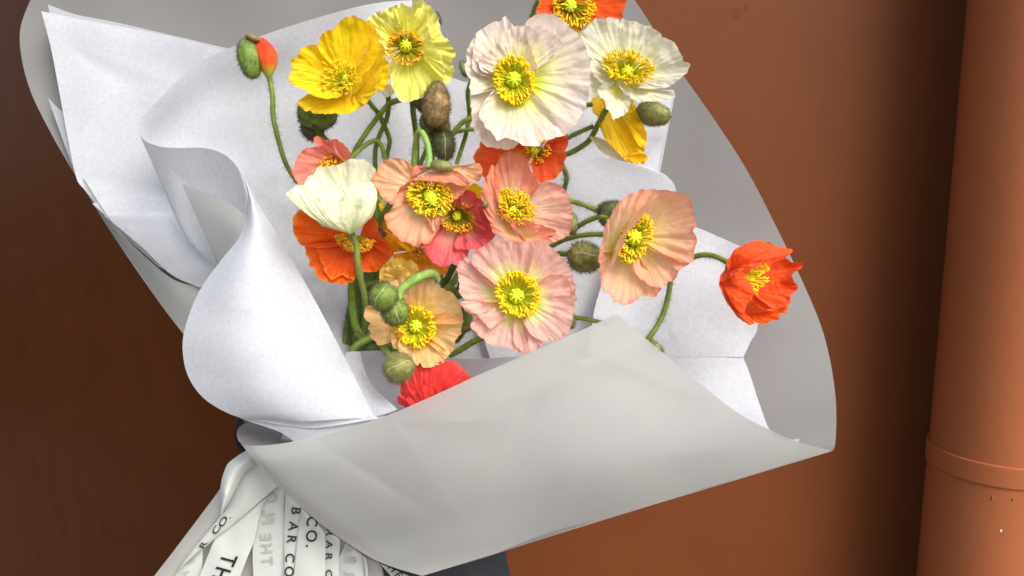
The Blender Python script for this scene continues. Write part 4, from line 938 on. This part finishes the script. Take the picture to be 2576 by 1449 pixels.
make('scarlet poppy lowest of all, half hidden by the front flap', 5, (820, 1040), 110, 'scarlet', [
  ((760, 1300, -10), [(560, 1180), (556, 1150), (580, 1120), (582, 1060), (592, 1012), (640, 985), (670, 930), (700, 880), (760, 850), (850, 860), (930, 855), (1000, 868), (1060, 910), (1100, 960), (1125, 1010), (1130, 1080)], [10, 30, 40, 20], dict(cup=.9, bow=(0, 0, 20), ns=100, pleat=2.5, ruf=6)),
  ((800, 1300, 10), [(640, 1200), (630, 1150), (660, 1110), (720, 1085), (760, 1060), (820, 1040), (860, 1075), (900, 1060), (960, 1040), (1010, 1060), (1040, 1120)], [34, 48, 40], dict(cup=.9, ruf=9, pleat=2))],
  None, (), seed=17)

make('peach pink poppy at the right tilted left, its near petals folded over', 4, (1215, 680), 160, 'peachy', [
  ((1240, 670, -6), [(1220, 520), (1180, 400), (1230, 330), (1330, 300), (1450, 304), (1560, 335), (1630, 340), (1672, 400), (1692, 470), (1702, 570), (1690, 640), (1716, 720), (1692, 800), (1682, 860), (1600, 870), (1450, 800)], [40, 60, 50], dict(ns=100)),
  ((1240, 700, -4), [(1380, 780), (1500, 830), (1660, 860), (1632, 892), (1572, 940), (1552, 1000), (1502, 1022), (1440, 1062), (1340, 1040), (1250, 960), (1210, 880)], [40, 50, 30]),
  ((1200, 720, -8), [(1100, 780), (1000, 790), (955, 800), (962, 900), (972, 1000), (982, 1080), (1060, 1140), (1082, 1182), (1190, 1192), (1240, 1162), (1300, 1132), (1370, 1142), (1412, 1110), (1442, 1062), (1400, 1000), (1300, 880)], [25, 30, 20], dict(ns=90)),
  ((1050, 830, 6), [(1040, 960), (1090, 850), (1115, 790), (1150, 720), (1165, 640), (1190, 560), (1230, 500), (1310, 430), (1400, 370), (1440, 320), (1330, 302), (1225, 330), (1150, 372), (1090, 432), (1040, 520), (1000, 602), (978, 700), (955, 800), (975, 900), (1000, 975)], [60, 95, 95, 60, 30, 15], dict(cup=.9, bow=(-4, 0, 10), ns=100)),],
  dict(c=(1225, 690), ring=(1240, 690), rx=110, ry=182, rot=22, hz=50, n=200, pis=18, ptop=(1235, 670), inner=.5, al=5.8, aw=2.4, pz=50),
  [(4, [(1512, 1010), (1498, 1100), (1470, 1220), (1420, 1340), (1345, 1450), (1300, 1500)], [100, 60, 40], dict(rad=6.5, hairs=240)),
   (4, [(580, 748), (700, 690), (850, 656), (1010, 650)], [-10, 100], dict(rad=6.5, hairs=150))], seed=18)

make('red cup poppy at the far right on an arching stem, torn rim and yellow stamens', 6, (1090, 660), 150, 'fire', [
  ((1080, 660, -34), [(1060, 420), (1000, 460), (965, 540), (938, 590), (925, 660), (955, 745), (1005, 825), (1070, 905), (1160, 930), (1280, 925), (1380, 870), (1440, 800), (1400, 700), (1350, 600)], [-30, -30, -30], dict(cup=1)),
  ((1080, 640, -30), [(1060, 500), (1080, 400), (1150, 350), (1290, 330), (1370, 356), (1480, 386), (1468, 420), (1438, 442), (1480, 480), (1522, 478), (1562, 490), (1548, 532), (1490, 570), (1490, 622), (1530, 660), (1512, 710), (1470, 750), (1462, 810), (1430, 872), (1350, 850), (1250, 780)], [-30, -40, -30, -20], dict(cup=1, bow=(0, 0, -25), ns=110, jag=2)),
  ((1000, 560, 0), [(975, 500), (985, 470), (1040, 390), (1110, 342), (1200, 318), (1290, 325), (1372, 356), (1482, 385), (1468, 420), (1380, 445), (1300, 450), (1245, 478), (1235, 510), (1150, 520), (1070, 560), (1010, 600)], [30, 20, 10, 40, 50], dict(cup=.8, bow=(-4, -6, 30), ns=100)),
  ((1120, 880, 0), [(1115, 830), (1140, 790), (1180, 775), (1260, 840), (1340, 860), (1400, 830), (1450, 820), (1430, 872), (1390, 880), (1385, 926), (1320, 930), (1290, 956), (1200, 950), (1195, 900)], [40, 40, 30, 20], dict(cup=.9, mat='orange', jag=2)),
  ((940, 640, 10), [(955, 545), (1000, 600), (1080, 545), (1110, 575), (1160, 640), (1190, 700), (1170, 770), (1110, 830), (1090, 880), (1190, 940), (1162, 976), (1110, 945), (1058, 900), (1000, 820), (950, 740), (922, 660), (930, 590), (945, 545)], [50, 60, 60, 50, 40, 20], dict(cup=.75, bow=(-4, 4, 26), ns=110))],
  dict(c=(1100, 610), ring=(1215, 610), rx=70, ry=125, rot=25, hz=5, n=70, pis=0, inner=.1, al=6, aw=2.1),
  [(6, [(690, 455), (760, 430), (830, 425), (900, 440), (985, 485), (1040, 540)], [80, 150], dict(rad=6.8, hairs=130, mat='stem'))], seed=19)

make('amber orange poppy deep behind the peach one, only petal edges showing', 3, (1080, 960), 20, 'amber', [
  ((1080, 960, 0), [(860, 720), (820, 760), (805, 820), (850, 920), (900, 985), (960, 960), (1060, 990)], [10, 15]),
  ((1080, 970, 0), [(900, 1000), (930, 1060), (1040, 1110), (1150, 1140), (1310, 1152), (1345, 1100), (1300, 1060), (1200, 1020)], [20, 25]),
  ((860, 640, 0), [(795, 540), (800, 620), (830, 685), (885, 640), (900, 600), (860, 560)], [5, 5], dict(mat='gold', nv=10)),
  ((1500, 560, 0), [(1420, 560), (1400, 530), (1470, 480), (1555, 445), (1600, 500), (1600, 560), (1560, 620)], [5, 5], dict(mat='gold', nv=10)),
  ((1060, 930, 4), [(890, 850), (940, 880), (1040, 920), (1075, 960), (1055, 990), (1000, 960), (930, 900)], [20, 25], dict(mat='gold', nv=10))],
  dict(c=(1100, 960), ring=(1110, 985), rx=60, ry=50, hz=30, n=60, pis=0, inner=.1, anth='anther_o', fil='fil_o'), (), seed=20)

make('crinkled butter yellow poppy squeezed between the orange and apricot ones', 3, (950, 1130), 75, 'butter', [
  ((950, 1200, 0), [(810, 1215), (795, 1160), (810, 1120), (850, 1080), (900, 1040), (960, 1028), (1030, 1040), (1100, 1080), (1110, 1130), (1060, 1180)], [20, 40, 20], dict(ruf=12, pleat=16, cup=.8)),
  ((940, 1180, 10), [(830, 1180), (840, 1130), (890, 1090), (960, 1080), (1020, 1100), (1040, 1150), (1000, 1200)], [40, 55, 40], dict(ruf=12, pleat=16, cup=.8))],
  None, (), seed=21)

# ------------------------------------------------------------------ buds
SG = dict
e = bud('poppy_bud', 'bud splitting open to show red petals, alone at the upper left', 1, (194, 455), 64, 150, 88, 80, 'bud_green', 'hair_dark', seam=False, hairs=600, seed=1, group=None)
org = e.location.copy()
def redpart(e, org):
    v, f, uv = [], [], []
    ax_ = q(1, 262, 290, 60); bx_ = q(1, 336, 602, 58)
    nu, nv = 30, 20
    for i in range(nv+1):
        t = i/nv; c = ax_.lerp(bx_, t); c.x += 8*math.sin(math.pi*t)
        rr = (30*math.sin(math.pi*min(1, max(.0, t*.92+.06)))**.7 + 2) * (1 - .25*t)
        for k in range(nu):
            a = 2*math.pi*k/nu; g = 1 - .10*math.exp(-((a-1.9)/.12)**2) + .03*math.sin(5*a + 6*t)
            v.append(W(V3((c.x + math.cos(a)*rr*g, c.y, c.z + math.sin(a)*rr*g)))); uv.append((a/3, (1 - t)*.95))
    for i in range(nv):
        for k in range(nu): f.append((i*nu+k, i*nu+(k+1) % nu, (i+1)*nu+(k+1) % nu, (i+1)*nu+k))
    mesh_obj('petals', v, f, PM['bud_red'], org, e, uv)
PM['bud_red'] = petalmat('bud_petals', (.45, .60, .06), (.84, .12, .01), (.86, .05, .008), (.86, .06, .01), trans=.15, p=(.3, .34, .96))
redpart(e, org)
cv, cf = [], []
blob(cv, cf, W(q(1, 218, 296, 78)), (Rv*.95 - Uv*.25)*20*PX, Uv*9*PX, Fv*14*PX, 14, 8)
mesh_obj('bud_cap', cv, cf, M['bud_brown'], org, e)
stem(e, org, 1, [(335, 585), (352, 640), (368, 760), (372, 900), (395, 1010), (425, 1130), (460, 1240), (505, 1330), (560, 1410)], [60, 40, -60], rad=6, hairs=260, mat='stem')

bud('poppy_bud', 'dark green bristly bud hanging under the golden poppy', 1, (715, 880), 40, 150, 125, 12, 'bud_green', hairs=700, seed=2, hl=9,
    stem_spec=((1, [(690, 950), (715, 1010), (750, 1060), (800, 1110)], [60, 0]), dict(rad=9, mat='stem_dark', hair='hair_dark', hairs=100)))
bud('poppy_bud', 'smaller dark bud just below the bristly one under the golden poppy', 1, (680, 1000), 20, 95, 85, 60, 'bud_dark', hairs=450, seed=3, hl=9)
bud('poppy_bud', 'tall brown furry bud standing in front of the pale lemon poppy', 1, (1632, 812), 150, 160, 97, -86, 'bud_brown', hairs=1100, seed=4, hl=8, seam=False,
    stem_spec=((1, [(1590, 930), (1592, 1060), (1594, 1300)], [120, 60]), dict(rad=9, mat='stem', hairs=140)))
bud('poppy_bud', 'dark green bud tucked behind the tall brown furry bud, at its upper left', 1, (1520, 790), 60, 90, 60, 60, 'bud_dark', hairs=350, seed=5, seam=False,
    stem_spec=((1, [(1500, 775), (1440, 760), (1350, 772), (1270, 805), (1200, 880), (1110, 1000), (1030, 1120), (985, 1210), (960, 1260)], [40, 0, -60]), dict(rad=7, hairs=200)))
bud('poppy_bud', 'small olive bud half behind the foot of the tall brown furry bud', 1, (1570, 960), 100, 78, 62, 80, 'bud_olive', hairs=350, seed=6, seam=False)
bud('poppy_bud', 'brown bud below the tall brown furry bud, fading to a dark round one', 1, (1675, 985), 90, 90, 60, 80, 'bud_brown', hairs=400, seed=7)
bud('poppy_bud', 'dark round bristly bud standing just above the peach poppy', 1, (1690, 1130), 110, 108, 82, 85, 'bud_dark', hairs=700, seed=8, hl=9,
    )
bud('poppy_bud', 'flat pale green bud cap lying on the top petal of the peach poppy', 3, (1290, 318), 205, 80, 40, 8, 'bud_olive', hair='hair', hairs=120, seed=9, seam=False, hl=6,
    stem_spec=((3, [(1190, 335), (1192, 240), (1178, 150), (1150, 80), (1125, 52), (1100, 75), (1085, 150), (1078, 230), (1070, 330)], [190, 150, 90]), dict(rad=7.2, mat='stem_light', hairs=160)))
bud('poppy_bud', 'plump pale green bud at the upper right beside the crumpled yellow poppy', 2, (1570, 880), 60, 130, 90, 14, 'bud_olive', hair='hair_dark', hairs=600, seed=10, seam=False, hl=6)
bud('poppy_bud', 'plump olive bud left of the peach pink poppy, pale seam along it', 4, (850, 830), 70, 130, 112, 8, 'bud_olive', hairs=800, seed=11, hl=9,
    stem_spec=((4, [(740, 812), (700, 805), (640, 800)], [60, 20]), dict(rad=7, mat='stem_dark', hairs=40)))
bud('poppy_bud', 'dark bud half hidden at the upper left edge of the peach pink poppy', 4, (1045, 475), 70, 95, 78, -20, 'bud_dark', hairs=600, seed=12, hl=9, seam=False,
    stem_spec=((4, [(965, 480), (900, 448), (830, 420), (735, 395), (680, 385)], [60, 0]), dict(rad=6.5, hairs=130)))
bud('poppy_bud', 'green bristly bud end below the dark one, meeting the peach pink poppy', 4, (1010, 545), 80, 45, 40, 30, 'bud_olive', hairs=200, seed=13, seam=False,
    stem_spec=((4, [(1030, 535), (980, 518), (930, 525), (860, 552), (780, 598), (700, 640)], [110, 0]), dict(rad=6.5, hairs=130)))
bud('poppy_bud', 'narrow olive bud edge right of the coral salmon poppy', 4, (748, 570), 70, 85, 42, 84, 'bud_olive', hairs=250, seed=14, seam=False)
bud('poppy_bud', 'small pale bud edge at the lower right of the round pink poppy', 4, (735, 1320), 70, 62, 38, 80, 'bud_olive', hairs=180, seed=15,
    stem_spec=((4, [(750, 1296), (800, 1298), (880, 1312), (960, 1330), (1040, 1350)], [70, 40]), dict(rad=5.5, hairs=90)))
bud('poppy_bud', 'upper round green bud with a pale seam, resting on the apricot poppy', 5, (452, 358), 250, 96, 92, -62, 'bud_green', hairs=750, seed=16, hl=6, flat=1)
bud('poppy_bud', 'lower round green bud tucked under its twin on the apricot poppy', 5, (540, 475), 225, 100, 92, 70, 'bud_green', hairs=700, seed=17, hl=6,
    stem_spec=((5, [(560, 400), (580, 320), (640, 265), (720, 215), (790, 185), (840, 190), (860, 230)], [225, 220, 130]), dict(rad=10, mat='stem_light', hairs=260, hair='hair')))
bud('poppy_bud', 'round olive bud with a pale slit, just above the scarlet poppy', 5, (572, 908), 200, 108, 102, -28, 'bud_olive', hair='hair', hairs=900, seed=18, hl=6, flat=1,
    stem_spec=((5, [(520, 850), (470, 780), (440, 735)], [180, 60]), dict(rad=8, mat='stem', hairs=60)))
bud('poppy_bud', 'tiny dark bud edge behind the pale lemon poppy at the upper right of it', 1, (1640, 145), 20, 50, 28, 70, 'bud_dark', hairs=150, seed=19, seam=False)
bud('poppy_bud', 'small green bud poking out left of the largest blush poppy', 2, (108, 535), 60, 60, 26, 75, 'bud_green', hairs=150, seed=20, seam=False)
bud('poppy_bud', 'small dark bud between the orange and amber poppies', 3, (818, 835), 90, 40, 28, 50, 'bud_dark', hairs=150, seed=21, seam=False)
bud('poppy_bud', 'tiny grey green bud between the rose red and coral poppies', 3, (1622, 612), 200, 26, 20, 80, 'bud_olive', hairs=90, seed=22, seam=False, hl=4)
bud('poppy_bud', 'pale fuzzy bud almost hidden behind the right slope of the front flap', 6, (430, 1135), 190, 62, 30, 42, 'bud_olive', hair='hair', hairs=300, seed=23, seam=False)

# ------------------------------------------------------------------ more lengths of stem, each belonging to a flower or bud above
def lone(owner, r, pts, z, **k):
    e, og = OWN[owner]
    stem(e, og, r, pts, z, **k)
lone('b3', 1, [(960, 1240), (1000, 1195), (1060, 1140), (1110, 1105), (1150, 1088), (1190, 1100), (1215, 1140), (1238, 1230)], [-20, -40], rad=6, seed=31)
lone('f8', 1, [(1700, 1040), (1780, 1020), (1860, 1005), (1960, 995)], [-60, -60], rad=5.5, mat='stem', seed=32)
lone('b5', 1, [(1740, 1090), (1765, 1030), (1810, 970), (1860, 932), (1930, 915)], [-30, -20], rad=6.5, seed=33)
lone('b7', 3, [(1110, 360), (1135, 270), (1180, 170), (1200, 120)], [-60, -50], rad=6, mat='stem_dark', seed=34)
lone('f3', 2, [(1110, 975), (1050, 1000), (980, 1030), (910, 1068), (850, 1100)], [20, 0], rad=5.5, seed=35)
lone('b8', 3, [(790, 420), (795, 560), (790, 650), (780, 740), (772, 820)], [20, 0], rad=11, mat='stem_dark', seed=36)
lone('f12', 3, [(890, 610), (860, 660), (820, 720), (790, 770)], [60, 50], rad=8, mat='stem_dark', seed=37)
# thick bundle under the orange poppy
rb = random.Random(9)
bundle = [
 ('f11', [(215, 200), (205, 320), (212, 450), (235, 580), (290, 700), (300, 860)], -20, 10, 'stem'),
 ('f9', [(196, 430), (180, 520), (165, 640), (150, 760), (140, 870)], -70, 8, 'stem_dark'),
 ('b2', [(220, 540), (205, 640), (190, 740), (185, 860)], -75, 7, 'stem_dark'),
 ('f10', [(250, 160), (250, 300), (260, 460), (255, 620), (230, 800), (225, 900)], -60, 12, 'stem_dark'),
 ('f12', [(335, 150), (335, 300), (330, 440), (305, 580), (270, 700), (240, 850)], -40, 13, 'stem_dark'),
 ('f13', [(395, 150), (392, 260), (370, 420), (345, 560), (330, 760)], -70, 9, 'stem_dark'),
 ('b17', [(205, 790), (250, 740), (310, 700), (370, 670), (440, 640)], 0, 10, 'stem'),
 ('b6', [(290, 270), (340, 262), (400, 250), (440, 244)], 0, 6, 'stem'),
 ('f14', [(1000, 110), (960, 190), (920, 280), (890, 360)], -40, 9, 'stem_dark'),
 ('f20', [(1040, 170), (1000, 240), (940, 300), (900, 360)], -20, 8, 'stem'),
 ('b14', [(1060, 230), (1040, 300), (1010, 360), (980, 460)], -60, 9, 'stem_dark'),
 ('b15', [(1200, 570), (1120, 600), (1050, 630), (960, 690), (880, 760)], -40, 8, 'stem_dark'),
 ('f15', [(1290, 670), (1210, 680), (1120, 725), (1030, 780), (960, 815)], 10, 8, 'stem'),
 ('f17', [(1080, 430), (1100, 520), (1060, 620), (1000, 700)], -60, 12, 'stem_dark'),
 ('f21', [(880, 170), (900, 240), (980, 300), (1060, 360)], -50, 9, 'stem_dark'),
]
for i, (lb, pts, z, rd, mt) in enumerate(bundle):
    lone(lb, 5, pts, [z, z-30], rad=rd, mat=mt, seed=50+i, hairs=260 if i < 7 else 110, hair='hair', hl=9)
for i, (pts, z) in enumerate([([(240, 700), (300, 760), (420, 790), (560, 800)], -60), ([(230, 640), (280, 700), (350, 760), (480, 800)], -30), ([(260, 560), (320, 640), (400, 700), (520, 760)], -70)]):
    lone(['b21', 'b22', 'f20'][i], 5, pts, [z, z], rad=12, mat='stem_dark', seed=80+i, hair='hair')
